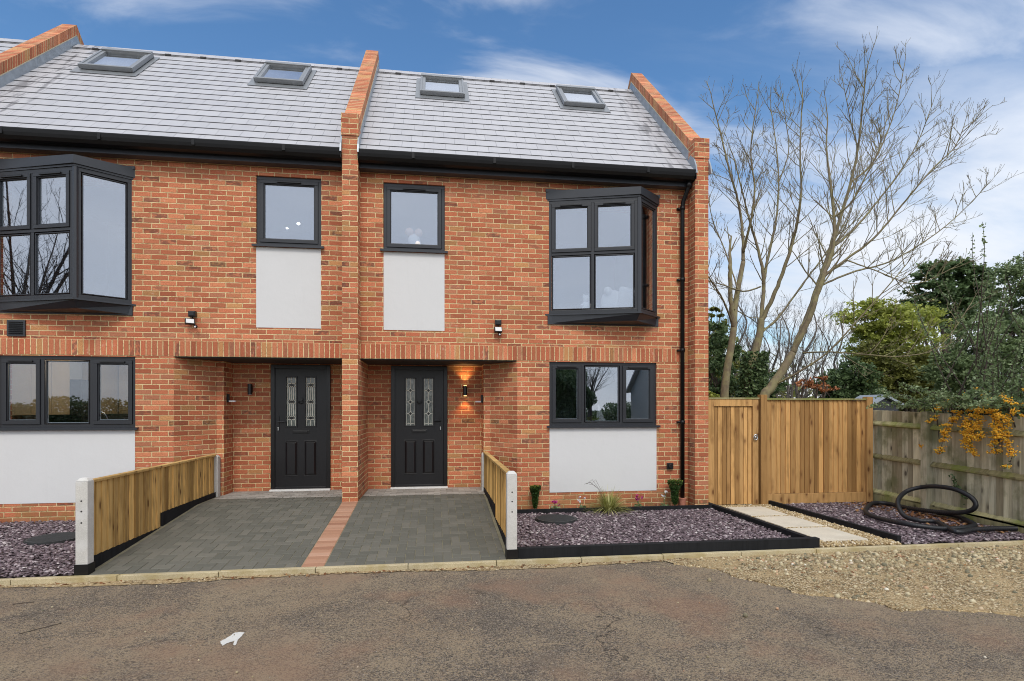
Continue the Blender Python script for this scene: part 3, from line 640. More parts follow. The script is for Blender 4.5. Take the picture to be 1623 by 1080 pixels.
def door(root, x0, x1, lead):
    z0, z1 = .255, 2.325; y = BY-.03; m = MB()
    m.box(x0, x0+.065, y, y+.08, z0, z1); m.box(x1-.065, x1, y, y+.08, z0, z1); m.box(x0+.065, x1-.065, y, y+.08, z1-.065, z1)
    part(m, 'door_frame', M['black'], root, bevel=.004)
    box_part('threshold', M['white'], root, (x0-.005, x1+.005, y-.06, y+.06, z0-.026, z0+.016), bevel=.003)
    a, b = x0+.068, x1-.068; c, d = z0+.02, z1-.068; cx_ = (a+b)/2; yd = y+.022; m = MB()
    gw = .155; gx = [(cx_-.075-gw, cx_-.075), (cx_+.075, cx_+.075+gw)]; gz = (z0+1.06, z0+1.86)
    cells_x = [a, gx[0][0], gx[0][1], gx[1][0], gx[1][1], b]; cells_z = [c, gz[0], gz[1], d]
    wall_cells(m, cells_x, cells_z, yd, yd+.045, lambda x, z: not (gz[0] < z < gz[1] and (gx[0][0] < x < gx[0][1] or gx[1][0] < x < gx[1][1])))
    for g0, g1 in gx:                  # moulding round the glass, raised lower panels
        for q in ((g0-.022, g1+.022, gz[0]-.022, gz[0]), (g0-.022, g1+.022, gz[1], gz[1]+.022), (g0-.022, g0, gz[0], gz[1]), (g1, g1+.022, gz[0], gz[1])):
            m.box(q[0], q[1], yd-.012, yd-.001+.002, q[2], q[3])
        p0, p1, q0, q1 = g0-.012, g1+.012, z0+.24, z0+.80
        P = [(p0, yd+.0, q0), (p1, yd+.0, q0), (p1, yd, q1), (p0, yd, q1), (p0+.028, yd-.022, q0+.028), (p1-.028, yd-.022, q0+.028), (p1-.028, yd-.022, q1-.028), (p0+.028, yd-.022, q1-.028)]
        m.add(P, [(4, 5, 6, 7), (0, 1, 5, 4), (1, 2, 6, 5), (2, 3, 7, 6), (3, 0, 4, 7)])
        for q in ((p0-.014, p1+.014, q0-.014, q0), (p0-.014, p1+.014, q1, q1+.014), (p0-.014, p0, q0, q1), (p1, p1+.014, q0, q1)): m.box(q[0], q[1], yd-.007, yd+.001, q[2], q[3])
    m.box(a, b, yd-.02, yd-.001+.002, c, c+.03)
    dr = part(m, 'door', M['door'], root, bevel=.0025)
    for g0, g1 in gx:
        box_part('glass_panel', M['obscure'], dr, (g0-.005, g1+.005, yd+.014, yd+.022, gz[0]-.005, gz[1]+.005))
        m = MB(); w_ = g1-g0; H = gz[1]-gz[0]; yc = yd+.008; mid = (g0+g1)/2; ks = []
        def bar(xa, xb, za, zb):
            if xb-xa < .012: xa -= .0018; xb += .0018
            if zb-za < .012: za -= .0018; zb += .0018
            m.box(xa, xb, yc, yc+.006, za, zb)
        def line(p, q, r=.0035): m.tube([(p[0], yc+.003, p[1]), (q[0], yc+.003, q[1])], r, 4)
        bar(g0+.012, g0+.016, gz[0], gz[1]); bar(g1-.016, g1-.012, gz[0], gz[1])
        zs = [gz[0]+H*f for f in ((.25, .5, .745) if lead == 'diamond' else (.16, .5, .845))]
        if lead == 'diamond':
            bar(mid-.002, mid+.002, gz[0], gz[1]); bar(g0, g1, gz[0]+.03, gz[0]+.034)
            for z in zs:
                bar(g0, mid-.03, z-.003, z+.003); bar(mid+.03, g1, z-.003, z+.003)
                for sx, sz in ((1, 1), (1, -1), (-1, 1), (-1, -1)): line((mid+sx*.034, z), (mid, z+sz*.04), .005)
                k = MB(); ks.append(k); k.add([(mid-.02, yc-.001, z), (mid, yc-.001, z-.024), (mid+.02, yc-.001, z), (mid, yc-.001, z+.024), (mid-.02, yc+.006, z), (mid, yc+.006, z-.024), (mid+.02, yc+.006, z), (mid, yc+.006, z+.024)], [(0, 1, 2, 3), (0, 4, 5, 1), (1, 5, 6, 2), (2, 6, 7, 3), (3, 7, 4, 0)])
        else:
            for xq in (g0+w_*.30, g0+w_*.70): bar(xq-.005, xq+.005, zs[0]-.02, zs[2]+.02)
            bar(mid-.002, mid+.002, gz[0], gz[1])
            for z in zs:
                for dz in (-.024, .024): bar(g0, g1, z+dz-.004, z+dz+.004)
                bar(mid-.034, mid-.028, z-.02, z+.02); bar(mid+.028, mid+.034, z-.02, z+.02); k = MB(); ks.append(k); k.box(mid-.021, mid+.021, yc-.002, yc+.007, z-.018, z+.018)
        part(m, 'leaded_pattern', M['came'], dr)
        for k in ks: part(k, 'black_lozenge', M['black'], dr)
    m = MB(); m.box(cx_-.13, cx_+.13, yd-.012, yd-.001, z0+.93, z0+.985); m.box(cx_-.11, cx_+.11, yd-.018, yd-.012, z0+.942, z0+.973); part(m, 'letterbox', M['black'], dr, bevel=.003)
    m = MB(); m.cyl((cx_, yd-.03, z0+1.50), .034, .03, 16, 'y'); m.tube([(cx_+.034*math.cos(q), yd-.035, z0+1.465+.034*math.sin(q)) for q in np.linspace(math.pi*.9, math.pi*2.1, 10)], .007, 6); part(m, 'knocker', M['black'], dr)
    hx = b-.05 if lead == 'diamond' else a+.05; s = -1 if lead == 'diamond' else 1
    m = MB(); m.box(hx-.016, hx+.016, yd-.010, yd-.001, z0+.98, z0+1.22); m.tube([(hx, yd-.012, z0+1.13), (hx, yd-.05, z0+1.13), (hx+s*.11, yd-.055, z0+1.128)], .009, 6); part(m, 'handle', M['black'], dr)
    m = MB(); m.cyl((hx, yd-.022, z0+1.03), .011, .02, 10, 'y'); m.box(hx-.006, hx+.006, yd-.02, yd-.016, z0+.985, z0+1.02); part(m, 'key_cylinder', M['chrome'], dr)
    return dr

def slates(x0, x1, root):
    m = MB(); sl = .25; y = 8.33; n = 0; c = math.sqrt(.5); e = .014
    ye = YR
    while y < ye-.01:
        y1 = min(y+sl*c, ye)
        a = (y, RZ(y)+e); b = (y1, RZ(y1)+.001)                 # lower edge lifted: each course laps the one below
        v0, v1 = n*sl+.002, n*sl+sl-.002; u0, u1 = x0, x1
        m.add([(x0, a[0], a[1]), (x1, a[0], a[1]), (x1, b[0], b[1]), (x0, b[0], b[1])], [(0, 1, 2, 3)], [[(u0, v0), (u1, v0), (u1, v1), (u0, v1)]])
        m.rv = 0  # flags the riser for the painted shadow line under each course
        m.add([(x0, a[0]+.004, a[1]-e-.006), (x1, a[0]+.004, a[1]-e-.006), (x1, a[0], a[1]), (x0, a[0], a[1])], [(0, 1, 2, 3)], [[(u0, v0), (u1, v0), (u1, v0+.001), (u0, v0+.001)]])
        m.rv = .5; y = y1; n += 1
    zr = RZ(YR); zb = RZ(8.33)
    m.add([(x0, YR, zr), (x1, YR, zr), (x1, 2*YR-8.33, zb), (x0, 2*YR-8.33, zb)], [(0, 1, 2, 3)], [[(x0, 0), (x1, 0), (x1, 4.2), (x0, 4.2)]])
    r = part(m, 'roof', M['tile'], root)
    m = MB(); m.extx([(YR-.13, zr-.105), (YR-.135, zr-.118+.02), (YR, zr+.030), (YR+.135, zr-.098), (YR+.13, zr-.12), (YR, zr+.008)], x0+.02, x1-.02)
    part(m, 'ridge', M['tile'], r)
    x = x0+.4
    while x < x1-.3:
        m = MB(); m.box(x-.05, x+.05, YR-.150, YR-.118, zr-.128, zr-.098); part(m, 'ridge_vent', M['soffit'], r); x += .62
    return r

def rooflight(root, x0, x1):
    s2 = math.sqrt(.5); y0 = 10.30
    X = Matrix(((1, 0, 0, x0), (0, s2, -s2, y0), (0, s2, s2, RZ(y0)), (0, 0, 0, 1)))      # local x across, y up the slope, z off the slope
    W = x1-x0; H = .98; m = MB(); m.xf = X; t = .075
    m.box(0, W, 0, t, -.03, .085); m.box(0, W, H-t, H, -.03, .085); m.box(0, t, t, H-t, -.03, .085); m.box(W-t, W, t, H-t, -.03, .085)
    m.box(.01, W-.01, -.02, .035, .03, .105); m.box(-.012, W+.012, H-.07, H+.03, .02, .115)
    m.box(-.02, .02, -.01, H+.01, .03, .098); m.box(W-.02, W+.02, -.01, H+.01, .03, .098)
    o = part(m, 'rooflight', M['alu'], root, bevel=.006)
    p = MB(); p.xf = X; p.box(t-.01, W-t+.01, t-.01, H-t+.01, .045, .053); part(p, 'pane', M['rooflight'], o)
    p = MB(); p.xf = X; p.box(t-.02, W-t+.02, t-.02, H-t+.02, -.01, .0); part(p, 'blind', M['white'], o)
    p = MB(); p.xf = X; p.box(-.10, W+.10, -.17, .0, .012, .020); p.box(-.10, -.0, -.0, H+.05, .012, .018); p.box(W, W+.10, .0, H+.05, .012, .018); part(p, 'flashing_apron', M['alu'], o)
    return o

def parapet(root, xc, name='parapet'):
    w = .1125; m = MB(); s2 = math.sqrt(2)
    # coping: brick on edge, top .39 above the roof plane
    top, bot = .385, .20
    def seg(y0, y1, sgn, s0):
        f = (lambda y: RZ(y)) if sgn > 0 else (lambda y: RZ(2*YR-y))
        L_ = abs(y1-y0)*s2; x0, x1 = xc-w-.006, xc+w+.006
        a, b = (y0, f(y0)+top), (y1, f(y1)+top); c, d = (y0, f(y0)+bot), (y1, f(y1)+bot)
        m.add([(x0, *a), (x1, *a), (x1, *b), (x0, *b)], [(0, 1, 2, 3)], [[(.004, s0), (.221, s0), (.221, s0+L_), (.004, s0+L_)]])
        for xx, o in ((x0, 0), (x1, 1)):
            fc = (0, 1, 2, 3) if o else (3, 2, 1, 0)
            U = [(.1, s0), (.1, s0+L_), (.21, s0+L_), (.21, s0)]
            m.add([(xx, *c), (xx, *d), (xx, *b), (xx, *a)], [fc], [[U[i] for i in fc]])
        m.add([(x0, *a), (x0, *c), (x1, *c), (x1, *a)], [(0, 1, 2, 3)])
        m.add([(x0, *c), (x0, *d), (x1, *d), (x1, *c)], [(0, 1, 2, 3)])
    seg(8.56, YR+.0, 1, 0); seg(YR, 13.9, -1, 3.9)
    par = part(m, name, M['brick_edge'], root)
    m = MB(); m.extx([(8.5, RZ(8.5)+.20), (8.5, 5.2), (14.0, 5.2), (14.0, RZ(2*YR-14)+.2), (YR, RZ(YR)+.20)][::-1], xc-w+.004, xc+w-.004)
    part(m, 'parapet_core', M['brick'], par)
    m = MB()                           # pale mortar lip under the coping
    for (ya, yb, f) in ((8.56, YR, RZ), (YR, 13.9, lambda y: RZ(2*YR-y))):
        m.extx([(ya, f(ya)+.183), (yb, f(yb)+.183), (yb, f(yb)+.199), (ya, f(ya)+.199)], xc-w-.014, xc+w+.014)
    part(m, 'mortar_lip', M['mortar'], par)
    m = MB(); y = 8.42; k = 0                 # stepped lead laps up both sides
    while y < YR:
        y1 = min(y+.62, YR+.0); t = .010+(k % 2)*.006
        for sx in (-1, 1):
            xa = xc+sx*(w+.000); xb = xc+sx*(w+t); m.extx([(y, RZ(y)-.02), (y1, RZ(y1)-.02), (y1, RZ(y1)+.182), (y, RZ(y)+.182)], min(xa, xb), max(xa, xb))
            xb2 = xc+sx*(w+.11); zq = .016+(k % 2)*.003; m.add([(xa, y, RZ(y)+zq), (xb2, y, RZ(y)+zq-.001), (xb2, y1, RZ(y1)+zq-.001), (xa, y1, RZ(y1)+zq)], [(0, 1, 2, 3) if sx > 0 else (3, 2, 1, 0)]) if False else None
        y = y1; k += 1
    for sx in (-1, 1):
        xa, xb = xc+sx*w, xc+sx*(w+.012); f = lambda y: RZ(2*YR-y)
        m.extx([(YR, f(YR)-.02), (YR+1.5, f(YR+1.5)-.02), (YR+1.5, f(YR+1.5)+.182), (YR, f(YR)+.182)], min(xa, xb), max(xa, xb))
        # lead apron dressed round the eaves end
        pts = [(8.30, 5.33), (8.47, 5.36), (8.62, 5.62), (8.52, 5.70), (8.40, 5.60), (8.33, 5.46)]
        m.extx(pts if sx > 0 else pts, min(xa, xc+sx*(w+.022)), max(xa, xc+sx*(w+.022)))
    part(m, 'lead_flashing', M['lead'], par)
    return par

def pier(root, xc, full=False):
    w = .1125; m = MB()
    y1 = 8.66
    m.box(xc-w, xc+w, PY, y1, 0-.05, 5.925)
    if full: m.box(xc-w, xc+w, 8.66, BY+.01, -.05, SLB+.3)
    # head, corbelled a touch
    m.box(xc-w-.012, xc+w+.012, PY-.012, 8.60, 5.60, 5.925-.001)
    o = part(m, 'pier', M['brick'], root); return o

def house(kind, xc, side, label, visible=True):
    """side=+1: porch at the left of the house (against xc), -1 mirrored. xc = party pier"""
    W = 5.46; mx_ = lambda d: xc+side*d
    root = thing('terraced_house', label, 'house', (xc+side*W/2, WY, 0))
    X0, X1 = sorted((mx_(0), mx_(W)))
    gw = sorted((mx_(3.03), mx_(4.81)))            # ground window
    uw = sorted((mx_(.455), mx_(1.385)))           # small upper window
    if side > 0: bx = (3.01-1.24, 3.585)
    else: bx = (-6.11, -4.31)
    po = sorted((mx_(0), mx_(2.517)))
    if kind == 'far':
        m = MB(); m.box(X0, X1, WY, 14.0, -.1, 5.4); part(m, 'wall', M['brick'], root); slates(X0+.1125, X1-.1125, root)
        m = MB(); m.box(X0+.12, X1-.12, 8.34, 8.62, 5.2, 5.4); part(m, 'gutter', M['gutter'], root); parapet(root, X0); pier(root, X0); return root
    zt = 5.36
    xs = sorted({X0, X1, *gw, *uw, *po, bx[0]+.06, bx[1]-.06}); zs = sorted({-.06, 1.325, SLB, 2.345, 4.02, 5.05, 3.14, 4.86, zt})
    def solid(x, z):
        if po[0] < x < po[1] and z < SLB: return False
        if gw[0] < x < gw[1] and 1.325 < z < 2.345: return False
        if uw[0] < x < uw[1] and 4.02 < z < 5.05: return False
        if bx[0]+.06 < x < bx[1]-.06 and 3.14 < z < 4.86: return False
        return True
    m = MB(); wall_cells(m, xs, zs, WY, WY+.28, solid)
    # splayed porch wall, return and back wall
    A = (mx_(2.517), WY); B = (mx_(2.14), 9.23); C = (mx_(2.035), 9.23); D = (mx_(2.035), BY)
    d0 = 0
    for P, Q in ((A, B), (B, C), (C, D)):
        l = (Vector(Q)-Vector(P)).length; u0, u1 = d0, d0+l; d0 += l
        q = [(P[0], P[1], -.05), (Q[0], Q[1], -.05), (Q[0], Q[1], SLB+.1), (P[0], P[1], SLB+.1)]; U = [(u0, -.05), (u1, -.05), (u1, SLB+.1), (u0, SLB+.1)]
        f = (0, 1, 2, 3) if side < 0 else (3, 2, 1, 0)
        m.add(q, [f], [[U[i] for i in f]])
    dx = sorted((mx_(.496), mx_(1.445)))
    bx0, bx1 = sorted((mx_(0.05), mx_(2.035)))
    wall_cells(m, [bx0, dx[0], dx[1], bx1], [-.05, .235, 2.33, SLB+.12], BY, BY+.25, lambda x, z: not (dx[0] < x < dx[1] and .235 < z < 2.33))
    # back and end walls of the house
    m.box(X0, X1, 13.75, 13.97, -.1, 5.36)
    ex = X1 if side > 0 else X0
    m.extx([(WY+.28, -.1), (13.75, -.1), (13.75, 5.6), (YR, RZ(YR)-.1), (8.9, 5.75), (WY+.28, 5.5)][::-1], ex-.1, ex+.1)
    part(m, 'wall', M['brick'], root)
    # soldier course, 4 mm proud; its underside shows over the porch
    m = MB(); m.add([(X0, WY-.004, SLB), (X1, WY-.004, SLB), (X1, WY-.004, SLT), (X0, WY-.004, SLT)], [(0, 1, 2, 3)], [[(SLB-SLB+.002, X0), (.002, X1), (.223, X1), (.223, X0)]])
    m.add([(X0, WY-.004, SLB), (X0, WY+.1, SLB), (X1, WY+.1, SLB), (X1, WY-.004, SLB)], [(0, 1, 2, 3)], [[(0, X0), (.1, X0), (.1, X1), (0, X1)]])
    m.add([(X0, WY-.004, SLT), (X1, WY-.004, SLT), (X1, WY+.01, SLT), (X0, WY+.01, SLT)], [(0, 1, 2, 3)])
    part(m, 'soldier_course', M['brick_edge'], root)
    pa = sorted((mx_(.08), mx_(2.55)))
    box_part('porch_soffit', M['soffit'], root, (pa[0], pa[1], WY+.02, BY+.02, SLB-.016, SLB-.002))
    # white render panels
    m = MB(); m.box(uw[0]+.005, uw[1]-.005, WY-.006, WY+.02, 2.80, 3.99); part(m, 'render_panel', M['render'], root)
    m = MB(); m.box(gw[0]+.003, gw[1]-.003, WY-.006, WY+.02, .27, 1.30); part(m, 'render_panel', M['render'], root)
    # windows
    g3 = [(1, [(.30, 1, 1), (.38, 0, 0), (.32, 1, 1)])]
    window(root, (gw[0], WY), (gw[1], WY), 1.325, 2.345, g3, glass='glass_low' if side < 0 else 'glass')
    window(root, (uw[0], WY), (uw[1], WY), 4.02, 5.05, [(1, [(1, 1, 1)])])
    bay(root, bx[0], bx[1], bx[1]-(.45 if side > 0 else .53), 8.26)
    door(root, dx[0], dx[1], 'diamond' if side > 0 else 'square')
    # roof
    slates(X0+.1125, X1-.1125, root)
    for a, b in (((-.26, .52), (2.42, 3.19)) if side > 0 else ((-3.13, -2.34), (-5.93, -5.12))): rooflight(root, a, b)
    # eaves: fascia, soffit, gutter
    g0, g1 = X0+.115, X1-.115; m = MB(); m.box(g0, g1, 8.545, 8.57, 5.20, 5.44); m.box(g0, g1, 8.57, WY+.02, 5.195, 5.21); m.extx([(8.545, 5.30), (8.50, 5.29), (8.485, 5.175), (8.60, 5.165), (8.60, 5.2), (8.545, 5.2)][::-1], g0, g1)
    part(m, 'fascia', M['anth2'], root)
    prof = [(8.54+0, 5.385), (8.535, 5.30), (8.50, 5.265), (8.44, 5.25), (8.385, 5.265), (8.355, 5.30), (8.345, 5.34), (8.338, 5.385), (8.325, 5.392), (8.325, 5.38), (8.333, 5.335), (8.345, 5.292), (8.378, 5.252), (8.44, 5.237), (8.505, 5.252), (8.544, 5.292), (8.5445, 5.385)]
    m = MB(); m.extx(prof[::-1], g0, g1); m.extx([(8.33, 5.386), (8.33, 5.25), (8.54, 5.25), (8.54, 5.386)][::-1], g1-.012, g1); m.extx([(8.33, 5.386), (8.33, 5.25), (8.54, 5.25), (8.54, 5.386)][::-1], g0, g0+.012)
    for xj in np.linspace(g0+.8, g1-.8, 4): m.extx([(p[0]-.005 if p[0] < 8.5 else p[0], p[1]-.004) for p in prof[8:]]+[(8.54, 5.38), (8.36, 5.38)], xj-.035, xj+.035) if False else m.box(xj-.02, xj+.02, 8.3238, 8.34, 5.30, 5.3915)
    part(m, 'gutter', M['gutter'], root)
    # piers and parapets
    if side > 0:
        pier(root, xc, True); pier(root, xc+W); parapet(root, xc); parapet(root, xc+W)
        dpx = 3.985; m = MB()
        p = [(4.03, 8.46, 5.25), (4.03, 8.46, 5.17), (4.02, 8.50, 5.10), (dpx+.005, 8.56, 4.97), (dpx, 8.585, 4.88), (dpx, 8.585, .14)]
        m.tube(p, .034, 12); m.tube([(4.03, 8.46, 5.24), (4.03, 8.46, 5.15)], .045, 12)
        for z in (4.86, 3.7, 2.55, 1.38): m.tube([(dpx, 8.585, z-.03), (dpx, 8.585, z+.03)], .040, 12); m.box(dpx-.075, dpx+.02, 8.60, WY+.0, z-.015, z+.015)
        part(m, 'downpipe', M['gutter'], root, smooth=True)
    else:
        pier(root, xc-W); parapet(root, xc-W)
        vx = -5.80; m = MB(); m.box(vx-.115, vx+.115, WY-.022, WY+.01, 2.61, 2.84); v = part(m, 'wall_vent', M['anth2'], root, bevel=.004)
        m = MB()
        for z in np.linspace(2.64, 2.80, 7): m.extx([(WY-.036, z), (WY-.022, z+.014), (WY-.022, z)], vx-.09, vx+.09)
        part(m, 'louvre', M['black'], v)
    # interior
    m = MB(); ix0, ix1 = X0+.12, X1-.12
    m.box(ix0, ix1, 9.95, 13.7, 2.50, 2.80) ; m.box(ix0, ix1, WY+.3, 9.95, 2.62, 2.80); part(m, 'floor_slab', M['intfloor'], root)
    m = MB(); m.box(ix0, ix1, 12.2, 12.3, 0, 5.3); m.box(ix0, ix0+.05, WY+.3, 12.2, 2.8, 5.3); m.box(ix1-.05, ix1, WY+.3, 12.2, 2.8, 5.3); m.box(ix0, ix0+.05, BY+.3, 12.2, .2, 2.5); m.box(ix1-.05, ix1, BY+.3, 12.2, .2, 2.5); m.box(ix0, ix1, WY+.3, 13.6, 5.3, 5.34)
    pw = mx_(2.3); m.box(pw-.05, pw+.05, 9.95, 12.2, .2, 5.3); m.box(ix0, ix1, 9.95, 12.2, .18, .22)
    part(m, 'interior_wall', M['int'], root)
    return root

hr = house('near', -1.24, 1, 'red brick end house with slate roof beside the wooden gate')
hl = house('near', -1.24, -1, 'red brick terraced house at the left with bay window cut by the photo edge')
hf = house('far', -6.70, -1, 'next terraced house whose slate roof just shows at the top left corner')

# things fixed on the walls
def floodlight(x, z, tw, label):
    r = thing('security_light', label, 'light', (x, WY, z), 'security lights above the porches')
    m = MB(); m.box(x-.05, x+.05, WY-.06, WY, z-.04, z+.045); m.box(x-.035, x+.035, WY-.075, WY-.06, z-.03, z+.035); part(m, 'junction_box', M['black'], r, bevel=.006)
    m = MB(); m.tube([(x, WY-.03, z-.04), (x, WY-.05, z-.08)], .009, 6)
    m.xf = Matrix.Translation((x-.015*tw, WY-.075, z-.115)) @ Euler((R(-20), 0, R(25*tw))).to_matrix().to_4x4()
    m.box(-.062, .062, -.02, .025, -.042, .042); part(m, 'lamp_head', M['black'], r, bevel=.004)
    p = MB(); p.xf = m.xf; p.box(-.05, .05, -.024, -.018, -.032, .032); part(p, 'lamp_glass', M['white'], r)
    m = MB(); m.tube([(x+.02*tw, WY-.05, z-.13), (x+.045*tw, WY-.06, z-.17)], .008, 6); m.ball((x+.05*tw, WY-.07, z-.185), .026); part(m, 'motion_sensor', M['black'], r, smooth=True)
    m = MB(); m.ball((x+.05*tw, WY-.092, z-.192), .014); part(m, 'sensor_lens', M['white'], r, smooth=True)
floodlight(.97, 2.94, .35, 'black security floodlight above the right porch beside the first floor panel')
floodlight(-3.49, 2.97, 1.2, 'black security floodlight above the left porch beside the first floor panel')

def walllamp(x, z, lit, label):
    r = thing('wall_lamp', label, 'lamp', (x, BY, z), 'cylinder wall lamps beside the front doors')
    m = MB(); m.cyl((x, BY-.085, z-.085), .036, .17, 20); part(m, 'lamp_body', M['black'], r, bevel=.003)
    m = MB(); m.box(x-.02, x+.02, BY-.055, BY, z-.05, z+.05); part(m, 'bracket', M['black'], r)
    for s in (-1, 1):
        m = MB(); m.cyl((x, BY-.085, z+s*.0865-.001), .028, .002, 16); part(m, 'lens', emit('warm_lens', (1, .62, .25), 9) if lit else M['white'], r)
        if lit:
            l = bpy.data.lights.new('wall_lamp_beam', 'SPOT'); l.energy = 7.5 if s > 0 else 5; l.color = (1, .55, .2); l.spot_size = R(95); l.spot_blend = .8; l.shadow_soft_size = .02
            o = bpy.data.objects.new('beam', l); COL.objects.link(o); o.location = (x, BY-.085, z+s*.10); o.rotation_euler = (R(180) if s > 0 else 0, 0, 0)
            o.parent = r; o.matrix_parent_inverse = Matrix.Translation(-Vector(r.location))
walllamp(.507, 1.905, True, 'lit black cylinder wall lamp glowing amber beside the right front door')
walllamp(-2.99, 1.915, False, 'unlit black cylinder wall lamp beside the left front door')
def doorcam(x, s, label):
    r = thing('door_camera', label, 'camera', (x, 9.36, 1.75), 'small door cameras on the porch returns')
    m = MB(); m.box(x, x+s*.035, 9.33, 9.39, 1.70, 1.83); part(m, 'camera_body', M['black'], r, bevel=.006)
    m = MB(); m.box(x+s*.03, x+s*.13, 9.335, 9.385, 1.705, 1.73); part(m, 'camera_arm', M['white'], r, bevel=.006)
doorcam(.795, -1, 'small black and white camera on the porch return right of the right door')
doorcam(-3.275, 1, 'small black and white camera on the porch return left of the left door')
m = MB(); m.box(3.74, 3.845, WY-.035, WY, .61, .715); m.cyl((3.79, WY-.06, .66), .034, .03, 14, 'y'); tag(m.build('wall_outlet', M['black'], bevel=.006), 'small black square outlet low on the brick wall beside the downpipe', 'outlet')
m = MB(); m.cyl((3.985, 8.585, .03), .050, .11, 18, 'z', .062); m.cyl((3.985, 8.585, .13), .066, .02, 18); tag(m.build('clay_drain_collar', M['terra'], smooth=False), 'terracotta drain collar under the black downpipe', 'drain collar')

# inside the windows
def ginger(x, y, z, s, label, cat='soft toy', name='soft_toy', mat='white'):
    m = MB(); m.ball((x, y, z), s, 14, 10, (1, .8, 1.1)); m.ball((x, y-.01, z+s*1.5), s*.72, 14, 10)
    m.ball((x-s*.5, y, z+s*2.1), s*.25); m.ball((x+s*.5, y, z+s*2.1), s*.25); m.ball((x-s*.9, y-.02, z+s*.2), s*.35); m.ball((x+s*.9, y-.02, z+s*.2), s*.35)
    tag(m.build(name, M[mat], smooth=True), label, cat)
M['toy'] = simple('pale_plush', (.90, .86, .84), .95, .05, 10, .4, 90); M['toy2'] = simple('peach_plush', (.92, .60, .48), .95, .05, 10, .4, 90)
m = MB()
m.ball((-.40, 8.78, 4.345), .068, 14, 10); m.ball((-.26, 8.78, 4.34), .064, 14, 10)
tag(m.build('soft_toy', M['toy2'], smooth=True), 'pair of peach plush heads behind the small upper window of the right house', 'soft toy')
m = MB(); m.ball((-.33, 8.77, 4.22), .085, 14, 10, (1.1, .5, 1.1)); m.ball((-.27, 8.75, 4.15), .06, 12, 8); tag(m.build('soft_toy', M['toy'], smooth=True), 'white plush body under the peach heads in the small upper window', 'soft toy')
ginger(2.38, 8.60, 3.22, .085, 'small white plush toy lying at the foot of the lower left bay pane', mat='toy')
m = MB(); m.ball((2.83, 8.64, 3.30), .22, 18, 12, (.95, .25, .95)); m.ball((2.73, 8.60, 3.48), .07, 12, 8); tag(m.build('cushion', M['toy'], smooth=True), 'round white cushion leaning in the lower right bay pane', 'cushion')
m = MB(); m.xf = Matrix.Translation((3.02, 8.62, 3.35)) @ Euler((R(12), R(8), R(10))).to_matrix().to_4x4(); m.box(-.13, .13, -.05, .05, -.2, .2)
o = m.build('cushion', M['toy'], smooth=True); b = o.modifiers.new('b', 'BEVEL'); b.width = .045; b.segments = 4; tag(o, 'square white cushion standing at the right of the bay window', 'cushion')
m = MB(); m.extx([(8.86, 1.40), (8.90, 1.40), (8.90, 1.42), (8.86, 1.42)], 2.60, 2.78); m.add([(2.62, 8.87, 1.42), (2.77, 8.87, 1.42), (2.66, 8.87, 1.68), (2.62, 8.89, 1.42), (2.77, 8.89, 1.42), (2.66, 8.89, 1.68)], [(0, 1, 2), (5, 4, 3), (0, 3, 4, 1), (1, 4, 5, 2), (2, 5, 3, 0)])
tag(m.build('ornament', M['toy']), 'white sail shaped ornament on the ground floor window sill of the right house', 'ornament')
n = 60; pos = np.column_stack([rng.normal(2.56, .05, n), rng.normal(8.87, .015, n), 1.40+rng.random(n)*.06]); tag(scatter('windowsill_plant', M['leaf_yel'], pos, LEAF, LEAFF, .05), 'small green plant on the window sill beside the sail ornament', 'plant')
# kitchen of the left house
r = thing('kitchen_units', 'oak kitchen cupboards seen through the ground floor window of the left house', 'kitchen units', (-6.3, 10.6, .22))
m = MB()
for y in np.arange(9.05, 12.0, .46):
    if not 10.4 < y < 10.9: m.box(-6.52, -6.18, y+.004, y+.456, 1.50, 2.45)
m.box(-6.15, -4.6, 11.85, 12.18, 1.50, 2.45)
part(m, 'wall_cupboard', M['cab'], r, bevel=.004)
m = MB(); m.box(-6.52, -5.9, 9.0, 12.1, .25, 1.08); m.box(-5.88, -3.75, 11.6, 12.15, .25, 1.08); part(m, 'base_unit', M['black'], r)
m = MB(); m.box(-6.52, -5.88, 9.0, 12.1, 1.085, 1.12); m.box(-5.875, -3.73, 11.55, 12.15, 1.085, 1.12); part(m, 'worktop', M['soffit'], r)
m = MB(); m.box(-6.52, -6.0, 10.43, 10.95, 1.125, 2.10); part(m, 'cooker_hood', M['black'], r)
m2 = MB(); m2.tube([(-4.93+.12*math.cos(q), 8.98, 1.40+.16*math.sin(q)) for q in np.linspace(0, math.pi, 14)], .008, 8)
tag(m2.build('kitchen_tap', M['chrome'], smooth=True), 'curved chrome tap behind the middle pane of the left kitchen window', 'tap')
for i, (x, y) in enumerate(((-4.9, 9.6), (-4.3, 10.4), (-5.6, 10.6))):
    o = MB(); o.cyl((x, y, 2.488), .04, .012, 14); tag(o.build('ceiling_spotlight', emit('spot_glow', (1, .85, .6), 12)), ['lit ceiling spotlight nearest the left kitchen window', 'lit ceiling spotlight deep in the left kitchen', 'lit ceiling spotlight over the left kitchen cupboards'][i], 'spotlight', 'kitchen ceiling spotlights')
l = bpy.data.lights.new('kitchen_glow', 'POINT'); l.energy = 24; l.color = (1, .82, .6); l.shadow_soft_size = .15; o = bpy.data.objects.new('kitchen_glow', l); COL.objects.link(o); o.location = (-4.9, 10.3, 2.3)
for (x, y, s, lb) in ((473, 355, .028, 'larger lit spotlight seen through the small upper window of the left house'), (455, 362, .020, 'smaller lit spotlight seen through the small upper window of the left house')):
    p = at(x, y, 10.0); o = MB(); o.ball(p, s, 12, 8, (1, 1, .7)); tag(o.build('ceiling_spotlight', emit('spot_glow2', (1, .93, .8), 12), smooth=True), lb, 'spotlight')

